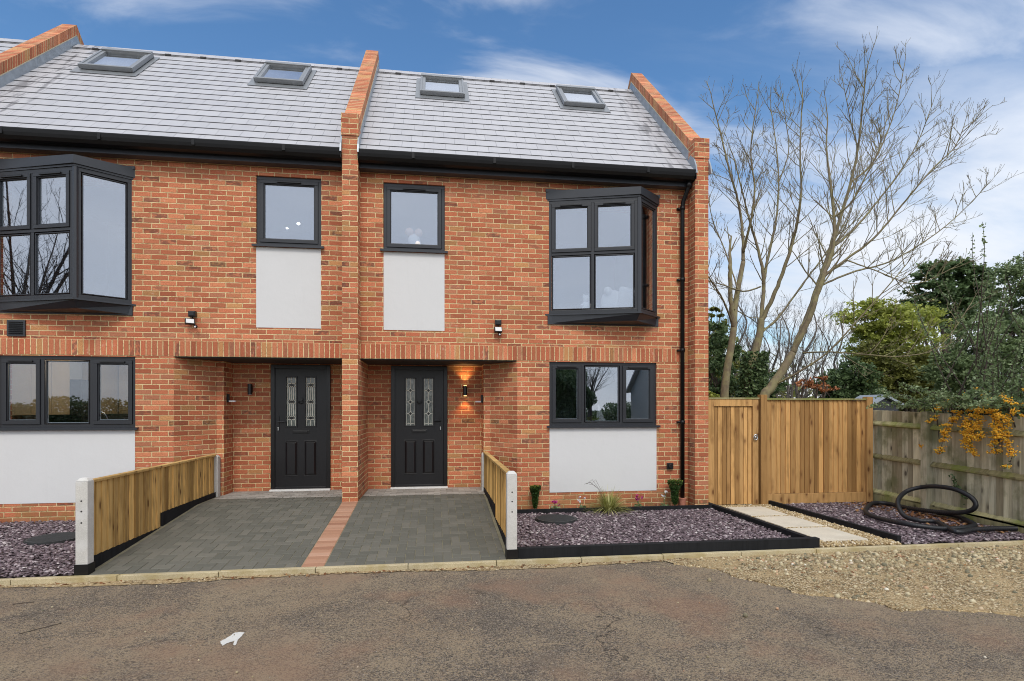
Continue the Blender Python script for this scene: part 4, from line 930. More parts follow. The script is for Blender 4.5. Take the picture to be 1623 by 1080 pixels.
# ================================================================== FENCES
def boards(m, x0, x1, z0, z1, y, w, th=.018, jit=.004, topj=0):
    x = x0
    while x < x1-.01:
        b = min(x+w*random.uniform(.93, 1.07), x1); m.rv = random.random(); dz = random.uniform(-topj, topj); yy = y+random.uniform(-jit, jit)*.5
        P = [(x, yy-th, z0), (b+.006, yy-.004, z0), (b+.006, yy+.002, z0), (x, yy+.002, z0)]; P += [(p[0], p[1], z1+dz) for p in P]
        m.add(P, BOXF); x = b
def drive_fence(x, label, mir):
    r = thing('driveway_fence', label, 'fence', (x, 5.9, 0), 'low fences beside the driveways'); ya, yb = 5.97, 9.10
    for y in (5.91, 9.15):
        zb = ramp_z(y)-.05; zt = .93 if y < 7 else .885; m = MB()
        m.box(x-.055, x+.055, y-.045, y+.06, zb, zt-.03)
        P = [(x-.055, y-.045, zt-.03), (x+.055, y-.045, zt-.03), (x+.055, y+.06, zt-.03), (x-.055, y+.06, zt-.03), (x-.03, y-.02, zt), (x+.03, y-.02, zt), (x+.03, y+.035, zt), (x-.03, y+.035, zt)]
        m.add(P, BOXF[1:]); part(m, 'post', M['conc'], r, bevel=.008)
    m = MB(); m.box(x-.062, x+.062, 5.858, 5.975, -.03, .10); part(m, 'painted_post_foot', M['black'], r)
    m = MB()
    for q, z in ((.22, .30), (.32, .40), (.43, .50)): m.cyl((x, 5.8635, .93-q), .008, .003, 10, 'y')
    part(m, 'bolt_holes', M['black'], r)
    X = Matrix(((0, -1*mir, 0, x), (1, 0, 0, 0), (0, 0, 1, 0), (0, 0, 0, 1))) if mir > 0 else Matrix(((0, 1, 0, x), (1, 0, 0, 0), (0, 0, 1, 0), (0, 0, 0, 1)))
    m = MB(); m.xf = X                     # two panels stepping down towards the street
    boards(m, ya, 7.40, .14, .868, .012*0, .105, .02); boards(m, 7.40, yb, .315, .868, 0, .105, .02)
    part(m, 'boards', M['newwood'], r)
    m = MB(); m.xf = X; m.rv = .2
    for z in (.78, .45): m.box(ya, yb, .004, .036, z-.03, z+.03)
    part(m, 'rail', M['newwood'], r)
    m = MB(); m.xf = X; m.rv = .35; m.box(ya, 7.40, -.035, .035, .870, .898); m.rv = .6; m.box(7.403, yb, -.035, .035, .870, .898); part(m, 'capping', M['newwood'], r, bevel=.004)
    m = MB(); m.xf = X; m.box(ya, 7.42, -.025, .02, -.03, .138); m.box(7.41, yb, -.027, .02, .10, .313); part(m, 'gravel_board', M['sleeper'], r)
drive_fence(-3.375, 'low timber fence with white concrete posts left of the left driveway', 1)
drive_fence(.81, 'low timber fence with white concrete posts right of the right driveway', -1)

# side gate and the fence beside it
GY = 8.56
r = thing('garden_gate', 'tall closed wooden gate between the brick pier and the timber fence', 'gate', (4.75, GY, 0))
gx0, gx1 = 4.37, 5.27; m = MB(); m.rv = .55; m.box(gx0, gx0+.12, GY-.05, GY+.02, .02, 1.755); m.rv = .4; m.box(gx1-.10, gx1, GY-.05, GY+.02, .02, 1.755); m.rv = .7; m.box(gx0+.122, gx1-.102, GY-.05, GY+.02, 1.64, 1.755)
part(m, 'gate_frame', M['gatewood'], r, bevel=.004)
m = MB(); x = gx0+.125
for i in range(9):
    w_ = (gx1-.105-gx0-.125)/9; m.rv = random.random(); m.box(x+.004, x+w_-.004, GY-.028, GY-.006, .03, 1.638); x += w_
m.box(gx0+.125, gx1-.105, GY-.006, GY+.012, .05, 1.63); part(m, 'boards', M['gatewood'], r, bevel=.004)
m = MB(); m.rv = .3; m.box(gx0-.01, gx1+.01, GY-.06, GY+.03, 1.757, 1.782); part(m, 'capping', M['oldrail'], r)
m = MB(); m.tube([(gx1-.065+.032*math.cos(q), GY-.075, 1.13+.045*math.sin(q)) for q in np.linspace(0, 2*math.pi, 20)], .010, 8, cap=False); m.cyl((gx1-.065, GY-.08, 1.13), .018, .03, 12, 'y'); part(m, 'ring_handle', M['chrome'], r, smooth=True)
r = thing('garden_fence', 'tall golden timber fence panel right of the gate', 'fence', (6.3, GY, 0))
for xx, zt in ((5.36, 1.83), (7.29, 1.80)):
    m = MB(); m.rv = random.random(); m.box(xx-.055, xx+.055, GY-.07, GY+.04, -.02, zt); part(m, 'post', M['gatewood'], r, bevel=.005)
m = MB(); boards(m, 5.42, 7.233, .19, 1.745, GY-.01, .087, .022, .006); part(m, 'boards', M['gatewood'], r)
m = MB(); m.rv = .25; m.box(5.417, 7.233, GY-.055, GY+.025, 1.747, 1.772); part(m, 'capping', M['oldrail'], r)
m = MB(); m.rv = .4; m.box(5.417, 7.233, GY-.04, GY+.0, .02, .185); part(m, 'gravel_board', M['gatewood'], r, bevel=.004)
for z in (.5, 1.0, 1.55):
    m = MB(); m.box(5.42, 7.23, GY+.0, GY+.05, z-.04, z+.04); part(m, 'rail', M['gatewood'], r)
# weathered fence running towards the street
FX = 7.40
r = thing('weathered_fence', 'old grey green timber fence with orange berries hanging over it', 'fence', (FX, 7.5, 0))
X = Matrix(((0, 1, 0, FX), (-1, 0, 0, 8.6), (0, 0, 1, 0), (0, 0, 0, 1)))    # local x runs towards the street, local y away from the garden
def ftop(d): return 1.575-.035*d
m = MB(); m.xf = X; d = 0.0
while d < 2.85:
    w_ = .1*random.uniform(.95, 1.08); m.rv = random.random(); yy = random.uniform(0, .006)
    P = [(d, .04+yy, .14), (d+w_+.005, .056+yy, .14), (d+w_+.005, .07+yy, .14), (d, .07+yy, .14)]; z = ftop(d)
    P += [(p[0], p[1], z+random.uniform(-.002, .002)) for p in P]; m.add(P, BOXF); d += w_
part(m, 'boards', M['oldwood'], r)
for z0 in (1.36, .80, .20):
    m = MB(); m.xf = X; dz = -.03
    for a, b in ((0.0, 1.02), (1.15, 2.86)):
        m.rv = random.random(); za, zb_ = z0-.04*a*.8, z0-.04*b*.8
        m.add([(a, .0, za-.035), (b, .0, zb_-.035), (b, .05, zb_-.05), (a, .05, za-.05), (a, -.0, za-.01), (b, -.0, zb_-.01), (b, .052, zb_+.04), (a, .052, za+.04)], BOXF)
    part(m, 'rail', M['oldrail'], r)
for d in (1.085, 2.9):
    m = MB(); m.xf = X; m.rv = .5; m.box(d-.055, d+.055, -.05, .07, -.05, ftop(d)+.02); part(m, 'post', M['oldwood'], r, bevel=.006)
m = MB(); m.xf = X; m.rv = .3; m.box(0, 1.03, .0, .03, -.02, .15); m.box(1.14, 2.85, .0, .03, -.03, .13); part(m, 'gravel_board', M['oldrail'], r)
m = MB(); c0 = at(1476, 707, 7.52); c0.x = FX-.07
for sx, sy, l in ((-1, .4, .05), (1, .5, .045), (.1, -1, .06), (-1, -.1, .04)):
    m.rv = random.random(); m.add([(c0.x, c0.y, c0.z), (c0.x-.02, c0.y-sx*l*.5-sy*.01, c0.z+sy*l*.5+.015), (c0.x-.015, c0.y-sx*l*1.1, c0.z+sy*l), (c0.x-.005, c0.y-sx*l*.5+.01, c0.z+sy*l*.4-.02)], [(0, 1, 2, 3)])
tag(m.build('dead_leaf', M['berry']), 'orange leaf stuck on the post of the weathered fence', 'leaf')

# ================================================================== FRONT GARDENS
m = MB(); m.box(.875, 4.40, 5.875, 5.955, -.05, .105); a = tag(m.build('timber_edging', M['sleeper'], bevel=.004), 'black timber sleeper along the kerb in front of the slate bed', 'edging')
m = MB(); m.box(4.335, 4.40, 5.957, 8.52, -.03, .085); tag(m.build('timber_edging', M['sleeper'], bevel=.004), 'black timber edging between the slate bed and the stepping slabs', 'edging')
m = MB(); m.box(.875, 4.333, 8.26, 8.30, -.03, .08); tag(m.build('timber_edging', M['sleeper'], bevel=.004), 'thin black edging between the slate bed and the flower strip', 'edging')
m = MB(); m.box(5.45, 5.50, 5.93, 8.52, -.03, .085); tag(m.build('timber_edging', M['sleeper'], bevel=.004), 'black timber edging right of the stepping slabs', 'edging')
sheet('gravel_path', [(4.40, 5.853), (5.45, 5.853), (5.45, 8.6), (4.40, 8.6)], -.004, M['gravelbase'])
sheet('bed_soil', [(5.50, 5.853), (7.42, 5.853), (7.42, 8.6), (5.50, 8.6)], -.004, M['soil'])
for i, (y0, y1) in enumerate(((6.04, 6.72), (6.82, 7.50), (7.60, 8.28))):
    m = MB(); m.box(4.57+i*.01, 5.16+i*.01, y0, y1, -.01, .034); o = m.build('stepping_slab', M['slab'], bevel=.006)
    tag(o, ['buff stepping slab nearest the kerb', 'middle buff stepping slab of the path', 'buff stepping slab nearest the gate'][i], 'slab', 'stepping slabs')
def rect(n, x0, x1, y0, y1, z0, z1): return np.column_stack([rng.uniform(x0, x1, n), rng.uniform(y0, y1, n), rng.uniform(z0, z1, n)])
def chips(name, label, x0, x1, y0, y1, n, avoid=None, z=.0):
    P = rect(n, x0, x1, y0, y1, z, z+.03); P = P[~avoid(P)] if avoid is not None else P
    o = scatter(name, M['slatechip'], P, CHIP, BOXF, rng.uniform(.020, .048, len(P)), up=.16); tag(o, label, 'slate chippings', kind='stuff')
mhR, mhL = (1.70, 7.74), (-4.55, 7.42)
chips('slate_chippings', 'plum slate chippings in front of the right house', .88, 4.33, 5.96, 8.26, 17000, lambda P: np.hypot(P[:, 0]-mhR[0], P[:, 1]-mhR[1]) < .30)
chips('slate_chippings', 'plum slate chippings in front of the left house', -7.4, -3.44, 5.86, 8.63, 21000, lambda P: np.hypot(P[:, 0]-mhL[0], P[:, 1]-mhL[1]) < .30)
chips('slate_chippings', 'plum slate chippings under the black pipe by the weathered fence', 5.50, 7.38, 5.86, 8.50, 10500)
for (x, y), lb in ((mhR, 'round black drain cover in the slate bed of the right house'), (mhL, 'round black drain cover half hidden behind the left fence post')):
    m = MB(); m.cyl((x, y, -.01), .30, .045, 48); m.cyl((x, y, .035), .285, .012, 48); m.cyl((x, y, .035), .30, .006, 48, cap=False)
    for i in range(-6, 7):
        h = math.sqrt(max(0, .26**2-(i*.04)**2)); m.box(x-h, x+h, y+i*.04-.006, y+i*.04+.006, .046, .051)
    tag(m.build('drain_cover', M['manhole']), lb, 'drain cover')
av = lambda P: ((P[:, 0] > 4.57) & (P[:, 0] < 5.18) & (((P[:, 1] > 6.04) & (P[:, 1] < 6.72)) | ((P[:, 1] > 6.82) & (P[:, 1] < 7.5)) | ((P[:, 1] > 7.6) & (P[:, 1] < 8.28))) & (rng.random(len(P)) > .012))
P = rect(15000, 4.41, 5.44, 5.86, 8.55, 0, .02); P = P[~av(P)]
tag(scatter('gravel', M['pebble'], P, ICO, ICOF, rng.uniform(.012, .030, len(P)), smooth=True), 'golden gravel around the stepping slabs', 'gravel', kind='stuff')
# loose stones on the dirt verge: denser near the kerb, straggling on to the road
n = 16000; P = rect(n, 2.0, 9.5, 3.4, 5.78, -.047, -.039)
bx_ = np.array([p[0] for p in pl]); by_ = np.array([p[1] for p in pl]); o_ = np.argsort(bx_); eb = np.interp(P[:, 0], bx_[o_], by_[o_], left=5.7)
dn = np.where(P[:, 1] > eb, .12+.9*np.exp(-((P[:, 1]-5.45)/.35)**2)*(P[:, 0] > 3.2), .004)*np.clip((P[:, 0]-2.2)/1.6, .1, 1)
cl_ = .5+.5*np.sin(P[:, 0]*2.3+P[:, 1]*3.1)*np.sin(P[:, 1]*5.3-P[:, 0]*1.7); P = P[rng.random(n) < dn*(.35+.65*cl_)]
tag(scatter('loose_stones', M['stones'], P, ICO, ICOF, np.abs(rng.normal(.019, .012, len(P)))+.007, up=.5), 'loose stones scattered over the dirt verge', 'gravel', kind='stuff')
P = rect(30000, 2.2, 9.5, 3.2, 5.78, -.045, -.040); eb = np.interp(P[:, 0], bx_[o_], by_[o_], left=5.6); P[:, 2] = np.where(P[:, 1] > eb, -.041, -.052); P = P[rng.random(len(P)) < np.where(P[:, 1] > eb, .8, np.exp(-(eb-P[:, 1])/.10)*.9)]
tag(scatter('fine_grit', M['stones'], P, OCT, OCTF, np.abs(rng.normal(.006, .004, len(P)))+.003, rv=np.clip(rng.random(len(P))*.85, 0, 1)), 'fine grit and crumbs over the dirt verge', 'grit', kind='stuff')
P = rect(900, -8, 7, 1.8, 5.7, -.053, -.049); tag(scatter('road_grit', M['stones'], P, ICO, ICOF, np.abs(rng.normal(.004, .004, len(P)))+.003), 'small grit scattered on the road', 'grit', kind='stuff')
P = np.concatenate([rect(260, -8, 4, 5.70, 5.79, -.05, -.04), rect(160, 3.2, 7.4, 4.6, 5.7, -.043, -.03)]); tag(scatter('fallen_leaves', M['deadleaf'], P, LEAF, LEAFF, rng.uniform(.015, .04, len(P)), up=.25), 'brown dead leaves along the kerb', 'leaves', kind='stuff')
P = np.column_stack([7.30-np.abs(rng.normal(0, .35, 420)), rng.uniform(6.1, 8.45, 420), rng.uniform(.03, .05, 420)]); P = P[P[:, 0] > 6.2]
tag(scatter('fallen_leaves', M['deadleaf'], P, LEAF, LEAFF, rng.uniform(.03, .065, len(P)), up=.25), 'brown dead leaves at the foot of the weathered fence', 'leaves', kind='stuff')
for (x, y, l, a_) in ((20, 958, .14, .2), (30, 1005, .17, .9)):
    p = atz(x, y, -.050); m = MB(); m.tube([p, p+Vector((l*.5, l*.5*a_, .004)), p+Vector((l, l*a_*1.2, 0))], .003, 5); tag(m.build('twig', M['bark2']), 'thin brown twig lying on the road, %s of the two' % ('farther' if y < 980 else 'nearer'), 'twig')
# splash of white paint on the road
sp_ = [(349, 1017), (357, 1013), (365, 1008), (372, 1003), (380, 1002), (387, 1003), (383, 1009), (377, 1014), (374, 1023), (370, 1023), (371, 1016), (362, 1019), (352, 1024)]
m = MB(); q = [atz(x, y, -.052) for x, y in sp_]; c = sum(q, Vector())/len(q); pts = []
for i in range(len(q)):
    a_, b_ = q[i], q[(i+1) % len(q)]
    for k in range(4): v = a_.lerp(b_, k/4); pts.append((v.x+random.uniform(-.003, .003), v.y+random.uniform(-.004, .004), -.051))
m.add(pts, [tuple(range(len(pts)))[::-1]]); tag(m.build('paint_splash', M['paint']), 'white paint splash on the road', 'paint splash')

# black corrugated pipe
zm = lambda a, b: (1360+a/4.152, 620+b/4.152)
g = lambda a, b, z=.075: atz(*zm(a, b), z)
def v_(a, b, Y):
    p = at(*zm(a, b), Y)
    if p.x > 7.20: k = 7.20/p.x; p = Vector((7.20, p.y*k, CH+(p.z-CH)*k))
    p.z = max(p.z, .075); return p
pts = [g(1040, 905), g(900, 905), g(760, 912), g(640, 925), v_(520, 915, 6.62), v_(400, 880, 6.75), v_(310, 825, 6.95), v_(268, 765, 7.15), v_(268, 710, 7.35), v_(320, 660, 7.5), v_(410, 634, 7.65), v_(510, 628, 7.7), v_(620, 642, 7.6), v_(700, 672, 7.45),
       v_(755, 710, 7.3), v_(775, 750, 7.3), v_(745, 785, 7.35), v_(660, 800, 7.5), v_(520, 795, 7.7), v_(330, 776, 8.0), v_(180, 756, 8.15), v_(90, 758, 8.05), g(50, 783), g(75, 815), g(160, 843), g(280, 868, .10), g(400, 888, .10), g(560, 905, .075), g(700, 900), g(765, 885), g(735, 860), g(640, 820), g(520, 800)]
def catmull(P, n=14):
    P = [Vector(p) for p in P]; out = []
    for i in range(len(P)-1):
        a, b, c, d = P[max(i-1, 0)], P[i], P[i+1], P[min(i+2, len(P)-1)]
        for k in range(n):
            t = k/n; out.append(.5*((2*b)+(c-a)*t+(2*a-5*b+4*c-d)*t*t+(3*b-a-3*c+d)*t**3))
    return out+[P[-1]]
cp = catmull(pts, 40); rs = [.029+.0030*(1 if (i % 3) == 0 else -.3) for i in range(len(cp))]
m = MB(); m.tube(cp, rs, 14); tag(m.build('drainage_pipe', M['hose'], smooth=True), 'coiled black corrugated pipe on the slate by the weathered fence', 'pipe')

# flower strip plants
def topiary(x, y, h, wd, label):
    r = thing('box_plant', label, 'plant', (x, y, 0), 'clipped box plants against the wall'); m = MB()
    for k in range(7): a = random.uniform(0, 6.28); m.tube([(x, y, 0), (x+.02*math.cos(a), y+.02*math.sin(a), h*.3), (x+wd*.3*math.cos(a), y+wd*.3*math.sin(a), h*.7)], .004, 5)
    part(m, 'stems', M['bark2'], r); n = 2600
    t = rng.random(n)**.8; rad = wd/2*(.30+.75*t)*np.sqrt(rng.random(n))*(1+.12*np.sin(9*t)); a = rng.random(n)*2*math.pi
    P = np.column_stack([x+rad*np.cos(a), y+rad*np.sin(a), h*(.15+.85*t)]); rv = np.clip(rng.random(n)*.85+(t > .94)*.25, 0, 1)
    o = scatter('foliage', M['leaf_box'], P, LEAF, LEAFF, .020, rv=rv); o.parent = r; o.matrix_parent_inverse = Matrix.Translation(-Vector(r.location))
topiary(1.53, 8.47, .41, .17, 'clipped green box plant at the left of the flower strip')
topiary(3.80, 8.46, .46, .22, 'clipped green box plant beside the downpipe')
def cyclamen(x, y, mat, label, h=.17, nf=6):
    r = thing('cyclamen', label, 'flower', (x, y, 0), 'cyclamens in the flower strip'); n = 60
    a = rng.random(n)*6.28; q = rng.random(n)*.075; P = np.column_stack([x+q*np.cos(a), y+q*np.sin(a), .02+rng.random(n)*.06])
    o = scatter('leaves', M['leaf_mid'], P, LEAF, LEAFF, .04, up=.35); o.parent = r; o.matrix_parent_inverse = Matrix.Translation(-Vector(r.location))
    m = MB(); F_ = []
    for k in range(nf):
        a = random.uniform(0, 6.28); d = random.uniform(.01, .06); t = (x+d*math.cos(a), y+d*math.sin(a)-.01, h*random.uniform(.75, 1.15)); m.tube([(x, y, .02), ((x+t[0])/2, (y+t[1])/2, t[2]*.7), t], .0022, 4); F_.append(t)
    part(m, 'stems', M['leaf_mid'], r)
    P = np.repeat(np.array(F_), 9, 0)+rng.normal(0, .008, (nf*9, 3)); o = scatter('petals', mat, P, LEAF, LEAFF, .026, up=.6); o.parent = r; o.matrix_parent_inverse = Matrix.Translation(-Vector(r.location))
for px_, mt, lb, h, nf in ((880, 'pink', 'magenta cyclamen nearest the left box plant', .15, 7), (921, 'wpetal', 'white cyclamen left of the grass clump', .20, 4), (1012, 'pink', 'magenta cyclamen right of the grass clump', .20, 7), (1053, 'wpetal', 'tall white cyclamen beside the right box plant', .25, 5)):
    p = at(px_, 800, 8.44); cyclamen(p.x, p.y, M[mt], lb, h, nf)
def grass(x, y, R_, n, label):
    V = []; m = MB()
    for k in range(n):
        a = random.uniform(0, 6.28); l = R_*random.uniform(.6, 1.15); lean = random.uniform(.25, 1.05); w_ = random.uniform(.0025, .005); m.rv = random.random()
        d = Vector((math.cos(a), math.sin(a), 0)); sd_ = Vector((-d.y, d.x, 0)); b = Vector((x, y, .0))+d*random.uniform(0, .05); P = []
        for i in range(6):
            t = i/5; q = b+d*(l*lean*t)+Vector((0, 0, l*(1.05-.45*lean)*t-l*lean*.62*t*t)); q.z = max(q.z, .04+.01*(1-t)); ww = w_*(1-t**2)+.0004; P += [q-sd_*ww, q+sd_*ww]
        m.add(P, [(2*i, 2*i+1, 2*i+3, 2*i+2) for i in range(5)])
    return tag(m.build('grass_clump', M['grass_blade']), label, 'plant')
grass(2.66, 8.30, .50, 560, 'spiky variegated grass clump in front of the white panel')
m = MB()
for k in range(5):
    a = random.uniform(2, 4.2); m.tube([(2.62, 8.36, .05), (2.60+.1*math.cos(a), 8.36, .35), (2.58+.22*math.cos(a), 8.33, .46+.05*math.sin(k)), (2.55+.30*math.cos(a), 8.3, .44)], .0022, 4)
tag(m.build('grass_stalks', M['bark2']), 'few dry arching stalks rising from the grass clump', 'plant')

# ================================================================== TREES
def rdir(): 
    v = Vector((random.gauss(0, 1), random.gauss(0, 1), random.gauss(0, 1))); return v.normalized()
def twig(m, p, d, l, r, lev, up=.25, kn=True, dens=1.0, buds=None, spread=.75):
    n = 5 if lev > 0 else 4; pts = [p]; dd = d.normalized(); seg = l/n; q = p.copy()
    for i in range(n):
        dd = (dd+rdir()*.13+Vector((0, 0, up*.5))).normalized(); q = q+dd*seg; pts.append(q.copy())
    rads = [max(r*(1-.6*i/n), min(r, .0036)) for i in range(n+1)]; m.rv = random.random(); m.tube(pts, rads, 5 if r > .02 else (4 if r > .008 else 3), cap=False)
    if lev <= 0:
        if buds is not None: buds.append(pts[-1])
        return
    k = max(2, int(round((3+2*random.random())*dens)))
    for j in range(k):
        t = random.uniform(.28, .98); i = min(int(t*n), n-1); b = pts[i].lerp(pts[i+1], t*n-i); ax = (pts[i+1]-pts[i]).normalized()
        o = rdir(); o = (o-ax*o.dot(ax)).normalized(); nd_ = (ax*(1-spread*.45)+o*spread*random.uniform(.5, .95)+Vector((0, 0, up))).normalized()
        twig(m, b, nd_, l*random.uniform(.38, .62)*(1.15-t*.35), max(rads[i]*.55, min(.0046, r)), lev-1, up, kn, dens, buds, spread)
def limb(m, pts, r0, r1, spawn, lev=2, l0=1.6, up=.22, buds=None, t0=.25, n=8):
    cp = catmull(pts, n); N_ = len(cp); rad = [r0+(r1-r0)*(i/(N_-1))**.8 for i in range(N_)]
    cp = [c+rdir()*rad[i]*.22 for i, c in enumerate(cp)]; m.rv = random.random(); m.tube(cp, rad, 8 if r0 > .05 else 6, cap=True)
    for k in range(spawn):
        t = t0+(1-t0)*(k+random.random())/spawn; i = min(int(t*(N_-1)), N_-2); b = cp[i]; ax = (cp[i+1]-cp[i]).normalized(); o = rdir(); o = (o-ax*o.dot(ax)).normalized()
        d = (ax*.62+o*.7+Vector((0, 0, up))).normalized(); twig(m, b, d, l0*random.uniform(.6, 1.1)*(1.1-.5*t), max(.0095, rad[i]*.36), lev, up*.6, dens=.72, spread=.68, buds=buds)
    twig(m, cp[-1], (cp[-1]-cp[-2]).normalized(), l0*.5, r1, 1, .1, buds=buds)

def tree_from(label, trunk, limbs, Y, r0, r1, name='bare_tree', broken=None):
    P0 = at(*trunk[0][:2], Y); r = thing(name, label, 'tree', (P0.x, P0.y, 0), 'bare trees behind the gate')
    m = MB(); tp = [at(x, y, Y+dy) for x, y, dy in trunk]; tp = [Vector((tp[0].x, tp[0].y, -.1))]+tp; cp = catmull(tp, 8); m.tube(cp, [r0+(r1-r0)*i/(len(cp)-1) for i in range(len(cp))], 12)
    if broken: limb(m, [at(x, y, Y+dy) for x, y, dy in broken], .06, .045, 0)
    part(m, 'trunk', M['bark'], r, smooth=True)
    m = MB(); buds = []
    for pts, a, b, sp__, lv, l0 in limbs: limb(m, [at(x, y, Y+dy) for x, y, dy in pts], a*.60, b*.75, int(sp__*1.4), lv, l0*.95, buds=buds)
    c = part(m, 'branches', M['bark'], r, smooth=True)
    if buds:
        B = np.array([tuple(b) for b in buds]); o = scatter('buds', M['bark2'], B, OCT, OCTF, .016, parent=r); o['kind'] = 'stuff'; o.matrix_parent_inverse = Matrix.Translation(-Vector(r.location))
    return r
random.seed(21)
tree_from('slender leaning bare tree immediately right of the brick pier', [(1148, 640, 0), (1152, 590, 0), (1162, 530, 0), (1166, 480, .1), (1178, 415, .2)],
  [([(1178, 415, .2), (1177, 370, .3), (1170, 320, .4), (1156, 270, .3), (1143, 215, .3), (1130, 165, .2)], .075, .015, 13, 2, 1.3),
   ([(1178, 400, .2), (1190, 350, -.2), (1196, 300, -.4), (1190, 240, -.5), (1198, 170, -.6)], .06, .013, 11, 2, 1.2),
   ([(1160, 512, 0), (1148, 480, -.3), (1134, 455, -.5), (1116, 430, -.8)], .045, .015, 6, 2, 1.0),
   ([(1164, 490, 0), (1190, 505, .6), (1215, 520, 1.0), (1240, 500, 1.4)], .025, .01, 5, 1, .8),
   ([(1170, 460, 0), (1150, 400, .5), (1130, 350, .8), (1120, 300, 1.0)], .035, .01, 9, 2, 1.0)], 12.3, .11, .052, broken=[(1163, 520, 0), (1158, 470, -.1), (1157, 420, -.12)])
tree_from('ivy clad bare tree with three upright limbs behind the gate', [(1178, 640, 0), (1184, 595, 0), (1196, 562, 0), (1204, 530, 0), (1207, 505, 0)],
  [([(1204, 525, 0), (1210, 470, .2), (1209, 430, .2), (1200, 390, .3), (1188, 350, .3), (1178, 310, .2), (1163, 250, .1)], .10, .016, 14, 2, 1.4),
   ([(1207, 510, 0), (1230, 460, -.2), (1250, 405, -.4), (1264, 350, -.5), (1270, 300, -.5), (1268, 240, -.5), (1272, 150, -.5)], .10, .015, 16, 2, 1.4),
   ([(1210, 450, .2), (1219, 400, .6), (1230, 350, .8), (1234, 290, .9), (1230, 230, 1.0), (1222, 175, 1.1)], .07, .014, 14, 2, 1.3),
   ([(1204, 530, 0), (1236, 500, .5), (1280, 440, .9), (1310, 400, 1.2), (1345, 340, 1.5), (1360, 270, 1.6)], .055, .012, 13, 2, 1.2),
   ([(1205, 455, .2), (1180, 462, -.4), (1155, 455, -.8), (1140, 450, -1)], .035, .018, 4, 1, .7),
   ([(1234, 290, .9), (1250, 240, 1.0), (1245, 190, 1.0), (1240, 150, 1.0)], .03, .01, 7, 2, .9)], 12.8, .13, .075)
tree_from('large bare tree forking low behind the timber fence with limbs spreading right', [(1210, 640, 0), (1222, 615, 0), (1240, 588, 0), (1256, 560, 0)],
  [([(1250, 575, 0), (1272, 520, .2), (1296, 455, .4), (1316, 395, .5), (1332, 345, .5), (1348, 290, .4), (1360, 235, .3), (1367, 170, .2), (1372, 120, .1)], .13, .016, 20, 2, 1.7),
   ([(1256, 560, 0), (1284, 500, -.2), (1304, 440, -.3), (1320, 395, -.3), (1322, 345, -.3), (1316, 290, -.3), (1310, 235, -.2), (1312, 190, -.2)], .12, .016, 17, 2, 1.5),
   ([(1304, 440, -.3), (1340, 412, -.5), (1385, 378, -.7), (1430, 325, -.9), (1478, 268, -1.0), (1512, 235, -1.0), (1528, 200, -1.0)], .06, .010, 18, 2, 1.3),
   ([(1296, 455, .4), (1350, 432, .6), (1410, 415, .8), (1470, 380, 1.0), (1520, 340, 1.1), (1568, 290, 1.1)], .05, .010, 16, 2, 1.2),
   ([(1225, 612, 0), (1262, 592, -.4), (1310, 560, -.8), (1362, 505, -1.1), (1415, 445, -1.3), (1440, 415, -1.4)], .05, .010, 12, 2, 1.1),
   ([(1272, 560, 0), (1310, 558, -.6), (1370, 562, -1.2), (1430, 565, -1.6), (1490, 548, -1.8), (1540, 480, -1.9)], .032, .010, 10, 2, 1.0),
   ([(1316, 395, .5), (1352, 365, .8), (1392, 318, 1.0), (1428, 270, 1.1), (1455, 225, 1.2), (1478, 165, 1.2)], .06, .010, 18, 2, 1.3),
   ([(1348, 290, .4), (1380, 262, .5), (1400, 225, .5), (1420, 170, .5), (1434, 100, .4)], .045, .010, 13, 2, 1.1),
   ([(1322, 345, -.3), (1350, 320, -.6), (1372, 280, -.8), (1392, 240, -.9), (1405, 190, -1.0)], .045, .010, 12, 2, 1.1),
   ([(1340, 412, -.5), (1390, 430, -1.2), (1450, 450, -1.6), (1510, 425, -1.8)], .03, .010, 9, 2, 1.0),
   ([(1360, 235, .3), (1350, 200, .2), (1342, 160, .1), (1336, 130, .1)], .03, .009, 7, 2, .9)], 12.0, .125, .085)

# ivy on the middle trunk
n = 5200; t = rng.random(n); p0, p1 = at(1180, 640, 12.6), at(1190, 560, 12.8); a = rng.random(n)*6.28; q = .20+rng.random(n)*.22*(1-t*.5)
P = np.column_stack([p0.x+(p1.x-p0.x)*t+q*np.cos(a), 12.6+q*np.sin(a), p0.z-1.2+(p1.z-p0.z+1.2)*t]); tag(scatter('ivy', M['leaf_dark'], P, LEAF, LEAFF, .075), 'dark ivy climbing the middle bare tree', 'ivy')

